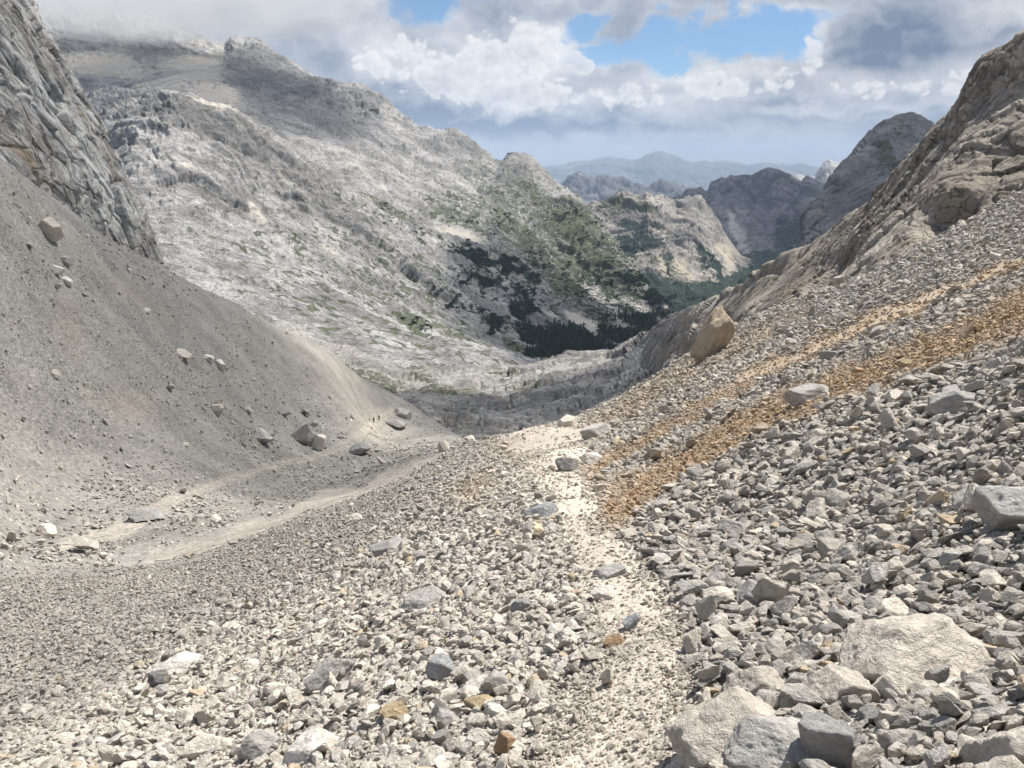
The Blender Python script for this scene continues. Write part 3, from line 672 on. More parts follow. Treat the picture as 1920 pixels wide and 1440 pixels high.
def rc_carve(q, G, nrm):
    px, py = G[:, 0], G[:, 1]
    hol = splats(px, py, [(1775, 410, 45, 22, -28, 1), (1870, 300, 70, 30, -25, .25), (1560, 500, 60, 20, -35, .3)])
    bulge = splats(px, py, [(1800, 350, 60, 22, -25, .8), (1700, 420, 40, 20, -30, .5), (1870, 330, 40, 25, -20, .6)])
    return q + nrm * (-3.0 * hol + 0.35 * bulge)[:, None]
terrain('cliff', rc, 1000, M_rcliff, rc_disp, 1.35, None, 'brown-grey weathered cliff with a small cave above the right-hand scree', carve=rc_carve, cat='cliff')

# ------------------------------------------------------------------ stones
_ico = {}
def ico(sub):
    if sub not in _ico:
        bm = bmesh.new(); bmesh.ops.create_icosphere(bm, subdivisions=sub, radius=1)
        bm.verts.ensure_lookup_table()
        v = np.array([x.co[:] for x in bm.verts]); f = np.array([[q.index for q in p.verts] for p in bm.faces]); bm.free()
        _ico[sub] = (v / np.linalg.norm(v, axis=1)[:, None], f)
    return _ico[sub]

def rock_shape(seed, sub=3, nplanes=11, dims=(1, .7, .5), rough=0.05, sharp=14, flat_base=False):
    """faceted broken stone: the intersection of random half spaces, edges slightly worn, then roughened"""
    r = np.random.default_rng(seed)
    v, f = ico(sub)
    n = r.normal(size=(nplanes, 3)); n /= np.linalg.norm(n, axis=1)[:, None]
    # spread the cutting planes out
    for _ in range(8):
        for i in range(nplanes):
            dd = n[i] - n; dl = np.linalg.norm(dd, axis=1); dl[i] = 9
            n[i] += (dd / (dl[:, None] ** 3 + .05)).sum(0) * 0.04; n[i] /= np.linalg.norm(n[i])
    h = r.uniform(0.62, 1.0, nplanes)
    c = v @ n.T
    inv = np.where(c > 0.05, c / h, 0.05)
    rad = 1 / (inv ** sharp).sum(1) ** (1 / sharp)
    rad = np.minimum(rad, 1.5)
    p = v * rad[:, None]
    off = r.uniform(-50, 50, 3)
    p = p * (1 + rough * (1.1 * ridged(p * 1.6 + off, 4, seed=3) + 0.4 * fbm(p * 5 + off, 3, seed=6)))[:, None]
    p *= np.array(dims) / 2 / np.array([max(abs(p[:, k]).max(), .1) for k in range(3)])
    return p, f

def stone_mat(name, src):
    """dusty broken limestone; the tint of each stone comes with the stone"""
    m, nt = new_mat(name); n = N(nt)
    if src == 'INSTANCER': tint = n.attr('tint', 'INSTANCER', 'Color'); rnd = n.attr('rand', 'INSTANCER', 'Fac')
    else:
        oi = n.node('ShaderNodeObjectInfo'); tint = oi.outputs['Color']; rnd = oi.outputs['Random']
    oc = n.node('ShaderNodeTexCoord').outputs['Object']
    cmb = n.node('ShaderNodeCombineXYZ')
    for i in range(3): n.put(cmb.inputs[i], n.math('MULTIPLY', rnd, 37.0 + 13 * i))
    v = n.vmath('ADD', oc if src == 'INSTANCER' else n.vmath('SCALE', oc, scale=n.attr('texscale', 'OBJECT', 'Fac')), cmb.outputs[0])
    a = n.noise(v, 2.2, 6, 0.62); b = n.noise(n.mapping(v, (0.4, 0.7, 0), (1, 1, 3)), 3.5, 5, 0.65)
    c = n.noise(v, 11, 4, 0.7)
    f = n.math('ADD', n.math('MULTIPLY', a, 0.8), n.math('ADD', n.math('MULTIPLY', b, 0.5), n.math('MULTIPLY', c, 0.35)))
    br = n.rng(f, 0.55, 1.1, 0.64, 1.28, False)
    col = n.vmath('SCALE', tint, scale=br)
    st = n.rng(n.noise(v, 1.1, 5, 0.6), 0.58, 0.72)
    col = n.mix(n.math('MULTIPLY', st, 0.45), col, (0.42, 0.33, 0.22))
    e = n.noise(n.mapping(v, (0.9, 0.2, 0.5), (1, 1, 2.2)), 1.6, 4, 0.6, dist=0.7)
    vein = n.rng(n.math('ABSOLUTE', n.math('SUBTRACT', e, 0.5)), 0, 0.012, 1, 0)
    col = n.mix(n.math('MULTIPLY', vein, 0.42), col, (0.14, 0.13, 0.12))
    h = n.math('ADD', n.math('ADD', n.math('MULTIPLY', a, 1.0), n.math('MULTIPLY', b, 0.6)), n.math('MULTIPLY', c, 0.35))
    h = n.math('SUBTRACT', h, n.math('MULTIPLY', vein, 0.15))
    nm = n.bump(h, 0.55, 0.12)
    n.out(col, 0.92, nm, 0.15)
    return m
M_stone_i = stone_mat('scree_stone', 'INSTANCER'); M_stone_o = stone_mat('limestone', 'OBJECT')

def scatter_object(name, verts, attrs, collection, mat_name=None, label=None, cat=None):
    """one object that strews a collection of shapes over points, with size, turn and tint per point"""
    me = bpy.data.meshes.new(name); me.vertices.add(len(verts)); me.vertices.foreach_set('co', np.asarray(verts, np.float32).ravel())
    for k, (t, dta) in attrs.items():
        if t == 'INT':
            a = me.attributes.new(k, 'INT', 'POINT'); a.data.foreach_set('value', np.asarray(dta, np.int32))
        else: add_attr(me, k, dta, t)
    o = bpy.data.objects.new(name, me); link(o, label, cat, None, 'stuff')
    ng = bpy.data.node_groups.new(name, 'GeometryNodeTree')
    ng.interface.new_socket('Geometry', in_out='INPUT', socket_type='NodeSocketGeometry')
    ng.interface.new_socket('Geometry', in_out='OUTPUT', socket_type='NodeSocketGeometry')
    L = ng.links.new
    gi = ng.nodes.new('NodeGroupInput'); go = ng.nodes.new('NodeGroupOutput')
    mp = ng.nodes.new('GeometryNodeMeshToPoints'); L(gi.outputs[0], mp.inputs[0])
    ci = ng.nodes.new('GeometryNodeCollectionInfo'); ci.inputs['Collection'].default_value = collection
    ci.inputs['Separate Children'].default_value = True; ci.inputs['Reset Children'].default_value = True
    ip = ng.nodes.new('GeometryNodeInstanceOnPoints'); L(mp.outputs[0], ip.inputs['Points']); L(ci.outputs[0], ip.inputs['Instance'])
    ip.inputs['Pick Instance'].default_value = True
    def at(nm, typ):
        q = ng.nodes.new('GeometryNodeInputNamedAttribute'); q.data_type = typ; q.inputs[0].default_value = nm
        return [s for s in q.outputs if s.enabled][0]
    L(at('shape', 'INT'), ip.inputs['Instance Index'])
    er = ng.nodes.new('FunctionNodeEulerToRotation'); L(at('turn', 'FLOAT_VECTOR'), er.inputs[0]); L(er.outputs[0], ip.inputs['Rotation'])
    L(at('size', 'FLOAT_VECTOR'), ip.inputs['Scale'])
    L(ip.outputs[0], go.inputs[0])
    md = o.modifiers.new('strewn', 'NODES'); md.node_group = ng
    return o

SHAPES = bpy.data.collections.new('stone_shapes'); NSH = 26
shape_meshes = []
for i in range(NSH):
    r = np.random.default_rng(500 + i)
    dims = (1, r.uniform(.6, .92), r.uniform(.38, .72) if i % 4 else r.uniform(.22, .34))
    p, f = rock_shape(500 + i, 3, int(r.integers(6, 11)), dims, 0.030, r.choice([26, 40, 60]))
    me = mesh_from('stone_shape', p, f, M_stone_i, smooth=False)
    SHAPES.objects.link(bpy.data.objects.new('stone_%02d' % i, me))
    p2, f2 = rock_shape(500 + i, 4, int(r.integers(6, 11)), dims, 0.035, 44)
    me2 = mesh_from('stone', p2, f2, M_stone_o, smooth=False)
    shape_meshes.append((me2, dims))

def ground_normal(x, y):
    e = 0.05 + 0.02 * np.hypot(x, y)
    zx = (ground_z(x + e, y, False) - ground_z(x - e, y, False)) / (2 * e); zy = (ground_z(x, y + e, False) - ground_z(x, y - e, False)) / (2 * e)
    n = np.stack([-zx, -zy, np.ones_like(zx)], -1)
    return n / np.linalg.norm(n, axis=1)[:, None]

def euler_from(nrm, yaw, tx, ty):
    """Euler turn: stand the stone's z on nrm, spin by yaw, wobble by tx, ty"""
    N_ = len(yaw)
    z = nrm; ref = np.tile([1.0, 0, 0], (N_, 1))
    x = ref - z * (ref * z).sum(1)[:, None]; x /= np.linalg.norm(x, axis=1)[:, None]
    y = np.cross(z, x)
    Rb = np.stack([x, y, z], -1)
    c, s = np.cos(yaw), np.sin(yaw); o_, i_ = np.zeros(N_), np.ones(N_)
    Rz = np.stack([np.stack([c, -s, o_], -1), np.stack([s, c, o_], -1), np.stack([o_, o_, i_], -1)], 1)
    c, s = np.cos(tx), np.sin(tx)
    Rx = np.stack([np.stack([i_, o_, o_], -1), np.stack([o_, c, -s], -1), np.stack([o_, s, c], -1)], 1)
    c, s = np.cos(ty), np.sin(ty)
    Ry = np.stack([np.stack([c, o_, s], -1), np.stack([o_, i_, o_], -1), np.stack([-s, o_, c], -1)], 1)
    R = Rb @ Rz @ Rx @ Ry
    b = np.arcsin(np.clip(-R[:, 2, 0], -1, 1)); a = np.arctan2(R[:, 2, 1], R[:, 2, 2]); g = np.arctan2(R[:, 1, 0], R[:, 0, 0])
    return np.stack([a, b, g], -1)

# the strewn stones, by size class: (diameter, reach, coverage on the mixed ground, in the blocky scree, on the path, on the far scree)
CLASSES = [(0.020, 4.2, 0.32, 0.10, 0.75, 0), (0.032, 8, 0.62, 0.20, 0.28, 0), (0.052, 20, 0.78, 0.45, 0.03, 0), (0.085, 34, 0.58, 1.00, 0.008, 0), (0.13, 55, 0.24, 0.80, 0.004, 0),
           (0.19, 60, 0.035, 0.30, 0.0, 0.0), (0.27, 120, 0.006, 0.07, 0.0, 0.11), (0.42, 170, 0.001, 0.008, 0, 0.035), (0.7, 260, 0.0, 0.0012, 0, 0.010), (1.2, 300, 0.0, 0.0, 0, 0.003)]
SX, SY, SS, SZONE = [], [], [], []
PHM = 0.73
for (s, reach, c_mix, c_blk, c_path, c_far) in CLASSES:
    rmin = 1.9
    cmax = max(c_mix, c_blk, c_path, c_far)
    big = s > 0.1
    if big: cmax *= 1.0 / 0.55
    PHM = 1.08 if reach <= 60 else 0.73
    area = PHM * (reach ** 2 - rmin ** 2)
    cnt = int(cmax * area / (0.55 * s * s))
    r = np.sqrt(rng.uniform(rmin ** 2, reach ** 2, cnt)); ph = rng.uniform(-PHM, PHM, cnt)
    x, y = r * np.sin(ph), r * np.cos(ph)
    z = ground_z(x, y, False)
    px, py, rr, path, och, right, blocky = zones(x, y, z)
    lump = fbm(np.stack([x / (1.2 + 0.05 * r), y / (1.2 + 0.05 * r), 0 * x], -1), 3, seed=201)
    w = c_mix * (1 + 0.9 * lump) + (c_blk * (1 + 0.45 * lump) - c_mix * (1 + 0.9 * lump)) * np.clip(np.maximum(blocky, 0.55 * right), 0, 1)
    w = np.where(rr > 47, c_far * (1 + 1.2 * lump), w)
    pk = np.clip(path * 1.7, 0, 1)
    w = w + (np.where(rr > 47, 0, c_path + np.where(rr > 9, {0.052: 0.10, 0.085: 0.035, 0.13: 0.006}.get(s, 0), 0)) - w) * pk
    w = w * (1 - (0.97 if s > 0.1 else 0.85 if s > 0.06 else 0.0) * np.clip(och * 1.5, 0, 1))
    if 0.02 < s < 0.06: w = w + 0.30 * np.clip(och, 0, 1) * (rr < 40)
    # gravel bars of the left flank: finer stones
    flank = np.where(rr < 47, sstep(80, -280, px - np.interp(py, [820, 900, 1000, 1100, 1200, 1300, 1440], [980, 880, 800, 610, 410, 210, -40])), 0)
    if 0.12 < s < 0.3: w = w * (1 - 0.85 * flank)
    # a rocky mess where the big boulders lie, on the far scree
    mess = splats(px, py, [(560, 810, 130, 60, 25, 1.0), (420, 720, 110, 60, 35, .8), (120, 500, 60, 40, 20, .7), (230, 955, 200, 60, 0, .4), (680, 830, 90, 50, 0, .8), (60, 1040, 200, 70, 0, .5), (760, 790, 80, 30, 0, .9), (820, 810, 90, 40, 0, 1.0), (150, 450, 190, 16, 28, 1.2)])
    w = np.where(rr > 47, w * (0.35 + 2.2 * mess), w)
    g_ = np.interp(rr, [2, 3.5, 8, 13], [0.45, 0.58, 0.82, 1.0]) if big else np.ones(cnt)
    if big: w = w * np.minimum(1 / g_ ** 1.2, 1 / 0.55)
    keep = rng.uniform(0, cmax, cnt) < w
    keep &= ((px > -60) & (px < 1980) & (py < 1500) & (py > 300)) | (rr < 15)
    x, y, r, ph, g_ = x[keep], y[keep], r[keep], ph[keep], g_[keep]
    # drop what lies hidden behind a crest
    vis = np.ones(len(x), bool); q = (ground_z(x, y, False) + s) / r
    for fr in (0.97, 0.93, 0.88, 0.8, 0.7, 0.6, 0.5, 0.4, 0.3, 0.2):
        rr2 = r * fr; vis &= ~(ground_z(x * fr, y * fr, False) / rr2 > q + 0.004)
    x, y = x[vis], y[vis]
    ss = s * g_[vis] * np.exp(rng.normal(0, 0.26, len(x)))
    SX.append(x); SY.append(y); SS.append(ss); SZONE.append(np.full(len(x), s))
sx, sy, ss, scl = map(np.concatenate, (SX, SY, SS, SZONE))
sz = ground_z(sx, sy)
snrm = ground_normal(sx, sy)
spx, spy, srr, spath, soch, sright, sblocky = zones(sx, sy, sz)
NS = len(sx)
heap = np.where(ss > 0.05, rng.uniform(-0.12, 0.38, NS), rng.uniform(0.0, 0.3, NS)) * ss * np.where(sblocky > 0.5, 1.15, 1.0)
yaw = rng.uniform(0, 2 * np.pi, NS); wob = np.where(sblocky > 0.5, 0.42, 0.5)
tx, ty = rng.normal(0, 1, NS) * wob, rng.normal(0, 1, NS) * wob
turn = euler_from(snrm, yaw, tx, ty)
base, _ = ground_colour(sx, sy, sz)
# stone tints: mostly cream and grey limestone, some dark, some rusty
PAL = np.array([[.61, .56, .485], [.52, .475, .41], [.42, .40, .37], [.31, .30, .285], [.18, .175, .17], [.52, .40, .25], [.66, .62, .56]])
def tint_for(k):
    pm = np.stack([0.48 - 0.38 * sright[k], 0.28 - .02 * sright[k], 0.11 + 0.22 * sright[k], 0.035 + 0.085 * sright[k], 0.012 + 0.02 * sright[k], 0.03 - 0.012 * sright[k], 0.06 - 0.02 * sright[k]], -1)
    pm = np.clip(pm, 0.001, None); pm /= pm.sum(1)[:, None]
    u = rng.uniform(0, 1, len(k))[:, None]
    return (u > np.cumsum(pm, 1)).sum(1).clip(0, 6)
pick = tint_for(np.arange(NS))
tint = PAL[pick]
sflank = np.where(srr < 47, sstep(110, -190, spx - np.interp(spy, [820, 900, 1000, 1100, 1200, 1300, 1440], [1000, 900, 830, 650, 450, 250, 0])), 0)
mixk = np.where(srr > 47, 0.72, np.where(ss < 0.06, 0.62, 0.32)) + 0.3 * sflank
tint = tint + (base - tint) * np.clip(mixk + 0.75 * np.clip(soch * 1.3, 0, 1) + 0.3 * np.clip(spath, 0, 1), 0, 0.95)[:, None]
tint *= np.where(srr > 47, 1.25, 1.0)[:, None]
tint *= (rng.uniform(0.84, 1.16, NS) * (1 - 0.05 * np.clip(sright, 0, 1)))[:, None] * (1 + np.clip(sright, 0, 1)[:, None] * np.array([0.012, 0, -0.018]))
shape = rng.integers(0, NSH, NS)
# sit half sunk along the slope's normal
spos = np.stack([sx, sy, sz], -1) + snrm * (heap + 0.10 * ss)[:, None]
print('STONES', NS, {c: int((scl == c).sum()) for c in np.unique(scl)})

# named boulders: (photo box x0, y0, x1, y1, tint index or colour, thickness ratio, seed, short name, label)
HEROES = [
 (1555, 1150, 1840, 1300, 0, .62, 11, 'big cracked boulder', 'largest cream boulder, long with a cracked flat top, sunk in the blocky grey scree'),
 (1248, 1290, 1485, 1450, 0, .62, 12, 'dusty rock by the path', 'broad dusty pale rock at the right edge of the gravel path, shading the gravel'),
 (1362, 1250, 1475, 1318, 0, .65, 13, 'flat-topped block', 'flat-topped cream block directly above the broad dusty rock by the path'),
 (1375, 1335, 1550, 1460, 2, .75, 14, 'craggy grey rock', 'craggy wrinkled grey rock right of the broad dusty rock'),
 (1512, 1340, 1612, 1470, 3, .95, 15, 'upright brownish slab', 'upright brownish grey slab leaning on the craggy grey rock'),
 (1512, 1252, 1632, 1342, 0, .70, 16, 'cream wedge', 'sharp cream wedge stone tilted over a dark gap below the big cracked boulder'),
 (1602, 1318, 1652, 1372, 3, .90, 17, 'dark grey cobble', 'dark grey rounded cobble right of the sharp cream wedge'),
 (1640, 1268, 1706, 1328, 0, .75, 18, 'cream block', 'clean cream block in front of the big cracked boulder'),
 (1708, 1208, 1752, 1268, 0, 1.1, 19, 'upright buff stone', 'upright buff stone leaning against the front of the big cracked boulder'),
 (1640, 1128, 1704, 1172, 0, .80, 20, 'peaked wedge', 'peaked cream wedge sitting behind the big cracked boulder'),
 (1835, 1345, 1990, 1480, 1, .80, 21, 'brown corner boulder', 'rough brown boulder cut off by the bottom right corner'),
 (1855, 892, 2010, 1010, 2, .70, 22, 'grey boulder at the edge', 'smooth grey boulder above the blocky scree, cut off by the right edge'),
 (1368, 1092, 1464, 1150, 3, .55, 23, 'dark lying slab', 'dark grey slab lying flat at the left foot of the blocky scree'),
 (1310, 1105, 1372, 1152, 0, .60, 24, 'cream half-buried stone', 'cream half-buried stone just left of the dark lying slab'),
 (1042, 860, 1090, 894, 3, .95, 25, 'dark-faced block', 'square block with a dark face standing alone on the path'),
 (1088, 795, 1152, 832, 2, .75, 26, 'pale boulder at the bend', 'pale grey boulder with a dark underside where the path goes over the crest'),
 (1044, 781, 1082, 808, 0, .80, 27, 'pinkish stone on the crest', 'pale pinkish stone on the skyline of the crest beside the path'),
 (1086, 846, 1128, 880, 6, .70, 28, 'streaked stone', 'white streaked stone just behind the dark-faced block'),
 (1282, 566, 1370, 676, 'och', 0.9, 33, 'tall ochre boulder', 'tall ochre boulder standing above the right-hand scree under the cliff'),
 (78, 418, 118, 462, 1, .8, 36, 'large scree cone boulder', 'large grey boulder high on the left scree cone below the cliff'),
 (112, 482, 136, 500, 2, .7, 31, 'scree cone stone', 'grey stone on the upper scree cone below the largest boulder there'),
 (94, 502, 118, 520, 6, .7, 32, 'white scree cone stone', 'whitish stone on the upper scree cone, lower left of its grey neighbour'),
 (116, 522, 136, 536, 6, .6, 33, 'lowest white scree cone stone', 'flat whitish stone, lowest of the cluster on the upper scree cone'),
 (268, 578, 284, 590, 6, .6, 34, 'lone scree cone stone', 'lone pale stone in the middle of the upper scree cone'),
 (380, 668, 404, 684, 6, .6, 35, 'long pale slab', 'long pale slab on the scree cone, left one of two together'),
 (402, 678, 426, 700, 6, .7, 36, 'tilted pale slab', 'tilted pale slab on the scree cone, right one of two together'),
 (328, 658, 358, 674, 1, .6, 37, 'cluster of chips', 'flat grey slab left of the two pale slabs on the scree cone'),
 (396, 756, 420, 790, 1, 1.1, 38, 'standing boulder', 'standing grey boulder on the scree cone with a small one on top'),
 (456, 762, 474, 778, 2, .9, 39, 'wedge on the cone', 'small grey wedge right of the standing boulder on the scree cone'),
 (472, 808, 516, 838, 2, .65, 40, 'low grey boulder', 'low grey boulder left of the upright pair at the foot of the scree cone'),
 (546, 796, 588, 842, 2, 1.0, 41, 'bigger of the upright pair', 'bigger darker boulder of the upright pair at the foot of the scree cone'),
 (582, 814, 610, 856, 6, 1.2, 42, 'slim pale boulder', 'slim pale upright boulder of the pair at the foot of the scree cone'),
 (518, 766, 546, 784, 3, .6, 43, 'dark slab on the cone', 'dark flat slab uphill of the upright pair of boulders'),
 (74, 986, 106, 1014, 0, .85, 44, 'cube boulder', 'lone cube-shaped cream boulder on the gully floor at far left'),
 (250, 956, 308, 980, 3, .5, 45, 'low dark boulder', 'long low dark boulder beside the thin path in the gully'),
 (738, 766, 778, 790, 2, .75, 46, 'grey boulder by the hikers', 'grey boulder on the valley path just beyond the two hikers'),
 (722, 790, 764, 804, 3, .5, 47, 'dark slab by the hikers', 'long dark slab below the grey boulder next to the two hikers'),
 (654, 832, 694, 860, 3, .7, 48, 'black-sided boulder', 'black-sided boulder in the gully below the two hikers'),
 (820, 828, 846, 856, 1, .9, 49, 'pale gully stone', 'pale upright stone where the gully path meets the near ridge'),
 (1162, 1152, 1200, 1192, 'blue', .9, 50, 'blue-grey block', 'blue-grey block lying alone on the gravel path'),
 (1132, 1192, 1170, 1218, 'rust', .55, 51, 'rust-brown stone', 'small rust-brown stone on the gravel path below the blue-grey block'),
 (798, 1226, 852, 1290, 'blue', .85, 52, 'rounded blue-grey stone', 'rounded blue-grey stone left of the path among cream stones'),
 (904, 1262, 962, 1322, 2, .85, 53, 'square grey stone', 'square mid-grey stone lower right of the rounded blue-grey stone'),
 (872, 1306, 932, 1340, 'tan', .6, 54, 'pitted tan slab', 'pitted tan slab under the square grey stone'),
 (922, 1374, 966, 1436, 'rust', .95, 55, 'rust-stained block', 'rust-stained upright block at the bottom, left of the path'),
 (708, 1322, 766, 1362, 'tan', .7, 56, 'yellowish stone', 'yellowish angular stone left of the pitted tan slab'),
 (812, 1336, 862, 1376, 2, .7, 57, 'grey flat stone', 'grey flat stone between the yellowish stone and the pitted tan slab'),
 (281, 1264, 318, 1298, 4, .9, 58, 'black triangular stone', 'blackish triangular stone standing out on the pale left slope'),
 (958, 1122, 1000, 1156, 3, .8, 59, 'grey pair stone', 'dark grey stone in the middle of the cream stones left of the path'),
 (984, 950, 1046, 978, 'blue', .4, 60, 'blue-grey slab', 'flat blue-grey slab at the left edge of the path below the dark-faced block'),
 (1108, 1102, 1162, 1132, 6, .45, 61, 'white slab', 'bright white slab lying on the path'),
 (1110, 1060, 1180, 1088, 2, .4, 62, 'long grey slab', 'long flat grey slab across the path above the bright white slab'),
 (536, 1372, 634, 1436, 6, .6, 63, 'big white stone', 'big whitish stone at the bottom edge, left of the centre'),
 (456, 1376, 522, 1428, 2, .7, 64, 'grey bottom stone', 'grey stone with a dark base next to the big whitish bottom stone'),
 (348, 1386, 420, 1426, 0, .5, 65, 'flat cream slab', 'flat cream slab at the bottom, left of the grey stone with a dark base'),
 (575, 1240, 660, 1306, 2, .45, 66, 'tilted grey slab', 'broad tilted grey slab on the left slope'),
 (290, 1238, 372, 1272, 6, .4, 67, 'pale tilted slab', 'long pale tilted slab just above the blackish triangular stone'),
 (740, 1104, 850, 1150, 2, .4, 68, 'striped slab', 'long grey slab half covered by cream stones, upslope left of the path'),
 (684, 1006, 770, 1050, 3, .45, 69, 'dark sloping slab', 'dark sloping slab on the left flank of the near ridge'),
 (1480, 770 - 40, 1560, 800 - 40, 2, .7, 70, 'boulder on the ochre rim', 'grey boulder at the upper rim of the blocky scree beside the ochre streak'),
 (1680, 672, 1712, 696, 'tan', .8, 71, 'orange boulder', 'orange-tan boulder inside the wide ochre streak'),
 (1745, 738, 1830, 790, 2, .6, 72, 'wide grey block', 'wide grey block high in the blocky scree near the right edge'),
]
SPECIAL = {'dust': (.48, .435, .375), 'dgrey': (.44, .42, .39), 'och': (.41, .34, .25), 'blue': (.37, .375, .375), 'rust': (.36, .245, .155), 'tan': (.43, .34, .215)}
HERO_FOOT = []; HERO_POS = []; hero_px = []
for (x0, y0, x1, y1, tn, th, seed, short, label) in HEROES:
    w_, h_ = x1 - x0, y1 - y0; cx = (x0 + x1) / 2
    g, r = ground_hit(cx, y1 - 0.30 * h_, 1.7 if y0 > 600 or cx > 1000 else 48) if short != 'tall ochre boulder' else ground_hit(cx + 10, y1 - 12, 1.7)
    
    rd = float(np.linalg.norm(g))
    wid = w_ * rd / FPX; hei = h_ * rd / FPX
    sub = 5 if w_ > 60 else 4
    fine = w_ > 100 or tn == 'och'
    if w_ > 140: hei *= 0.80
    p, f = rock_shape(seed * 7 + 1, sub, 9 + seed % 5, (wid * 1.04, wid * 0.85, max(hei * 0.98, wid * th * 0.8)), 0.055 if fine else 0.045, 38)
    # a hollowed, cracked skin for the large ones
    if fine:
        u = p / wid
        nn = p / np.linalg.norm(p, axis=1)[:, None]
        p = p + nn * ((ridged(u * np.array([3, 3, 6]), 5, seed=seed) * 0.017 + ridged(u * 11, 3, seed=seed + 5) * 0.010) * wid)[:, None]
    me = mesh_from('boulder', p, f, M_stone_o, smooth=fine or w_ > 60)
    o = bpy.data.objects.new('boulder', me)
    nr = ground_normal(np.array([g[0]]), np.array([g[1]]))[0]
    sink = 0.30 * (p[:, 2].max() - p[:, 2].min())
    o.location = Vector(g) + Vector((0, 0, 1)) * (max(hei * 0.98, wid * th * 0.8) * 0.5 * (0.30 if w_ > 140 else 0.36 if w_ > 85 else 0.56))
    if tn == 'och': o.location.z += 0.10 * hei
    lean = rng.normal(0, 0.10, 2)
    if short == 'tall ochre boulder':
        o.rotation_euler = (0.05, 0.34, 0.3); o.scale = (0.72, 0.85, 1.10)
    else: o.rotation_euler = (lean[0] + 0.15 * nr[1] * -1, lean[1] + 0.45 * nr[0], rng.uniform(-.25, .25))
    if w_ > 90 and not isinstance(tn, str) and cx > 1200: tn = {0: 'dust', 2: 'dgrey'}.get(tn, tn)
    c = SPECIAL[tn] if isinstance(tn, str) else PAL[tn]
    o.color = (*[float(q) for q in c], 1); o['texscale'] = float(2.0 / wid if not fine else 3.2 / wid)
    link(o, label, 'boulder' if w_ * rd / FPX > 0.2 else 'stone', 'single boulders on the scree')
    HERO_FOOT.append((g[0], g[1], wid * 0.5)); HERO_POS.append(((x0 + x1) / 2, (y0 + y1) / 2, short, max(w_, h_)))

# the stones that show largest, each an object of its own
hp = np.array([(a[0], a[1]) for a in HERO_POS]); hs = np.array([a[3] for a in HERO_POS])
infr = (spx > 12) & (spx < 1908) & (spy > 330) & (spy < 1425) & (np.hypot(sx, sy) > 1.9)
free = np.ones(NS, bool)
for (hx, hy, hr) in HERO_FOOT: free &= ((sx - hx) ** 2 + (sy - hy) ** 2) > (hr * 0.9) ** 2
score = np.where(infr & free, ss / np.hypot(np.hypot(sx, sy), sz), 0)
order = np.argsort(-score)
chosen = []; taken = []; labels = set()
CW_ = ['cream', 'buff', 'grey', 'dark grey', 'blackish', 'rusty tan', 'whitish']
def place_word(i):
    if spath[i] > 0.6: return 'on the gravel path'
    if sblocky[i] > 0.5: return 'in the blocky grey scree'
    if soch[i] > 0.5: return 'in the ochre streak'
    if sright[i] > 0.4: return 'on the right-hand scree'
    return 'on the pale slope left of the path'
for i in order[:6000]:
    if len(chosen) >= 300 - 0: break
    if any((spx[i] - a) ** 2 + (spy[i] - b) ** 2 < (0.5 * d) ** 2 for a, b, d in taken): continue
    dims = shape_meshes[shape[i]][1]
    form = 'flat slab' if dims[2] < .345 else ('blocky stone' if dims[1] > .78 and dims[2] > .5 else ('long stone' if dims[1] < .70 else 'angular stone'))
    d = np.hypot(hp[:, 0] - spx[i], hp[:, 1] - spy[i]); near = np.argsort(d)[:4]
    lab = None
    for sizew in ('', 'small ', 'tilted '):
        if sizew == 'small ' and score[i] * FPX > 55: continue
        if sizew == 'tilted ' and abs(tx[i]) + abs(ty[i]) < 0.5: continue
        for j in near:
            dx, dy = spx[i] - hp[j, 0], spy[i] - hp[j, 1]
            rel = ('right of' if dx > 0 else 'left of') if abs(dx) > 1.6 * abs(dy) else (('above' if dy < 0 else 'below') if abs(dy) > 1.6 * abs(dx) else (('upper ' if dy < 0 else 'lower ') + ('right of' if dx > 0 else 'left of')))
            far_ = 'close ' if d[j] < hs[j] * 0.5 + 70 else ('a little ' if d[j] < hs[j] * .5 + 160 else 'well ')
            t = f"{sizew}{CW_[pick[i]]} {form} {far_}{rel} the {HERO_POS[j][2]}"
            if t not in labels: lab = t; break
        if lab: break
    if not lab: continue
    labels.add(lab); chosen.append(int(i)); taken.append((spx[i], spy[i], score[i] * FPX))
    o = bpy.data.objects.new('stone', shape_meshes[shape[i]][0])
    o.location = spos[i]; o.rotation_euler = [float(q) for q in turn[i]]; o.scale = [float(ss[i])] * 3
    o.color = (*[float(q) for q in tint[i]], 1); o['texscale'] = 1.0
    link(o, lab, 'stone', 'loose stones strewn over the near slopes')
    if len(chosen) + len(HEROES) >= 300: break
print('CHOSEN', len(chosen))

rest = np.ones(NS, bool); rest[chosen] = False
# stones that would poke out of a boulder or cover a named stone are left out
for (hx, hy, hr) in HERO_FOOT:
    rest &= ~(((sx - hx) ** 2 + (sy - hy) ** 2) < (hr * 0.8) ** 2) | (ss < hr * 0.06)
# nothing right under the lens
rest &= ~((np.hypot(sx, sy) < 1.9))
k = np.where(rest)[0]
scatter_object('scree', spos[k], {'shape': ('INT', shape[k]), 'turn': ('FLOAT_VECTOR', turn[k]),
    'size': ('FLOAT_VECTOR', ss[k][:, None] * rng.uniform(.85, 1.15, (len(k), 3))), 'tint': ('FLOAT_COLOR', tint[k]), 'rand': ('FLOAT', rng.uniform(0, 1, len(k)))},
    SHAPES, label='countless loose grey and cream scree stones covering the slopes', cat='scree')

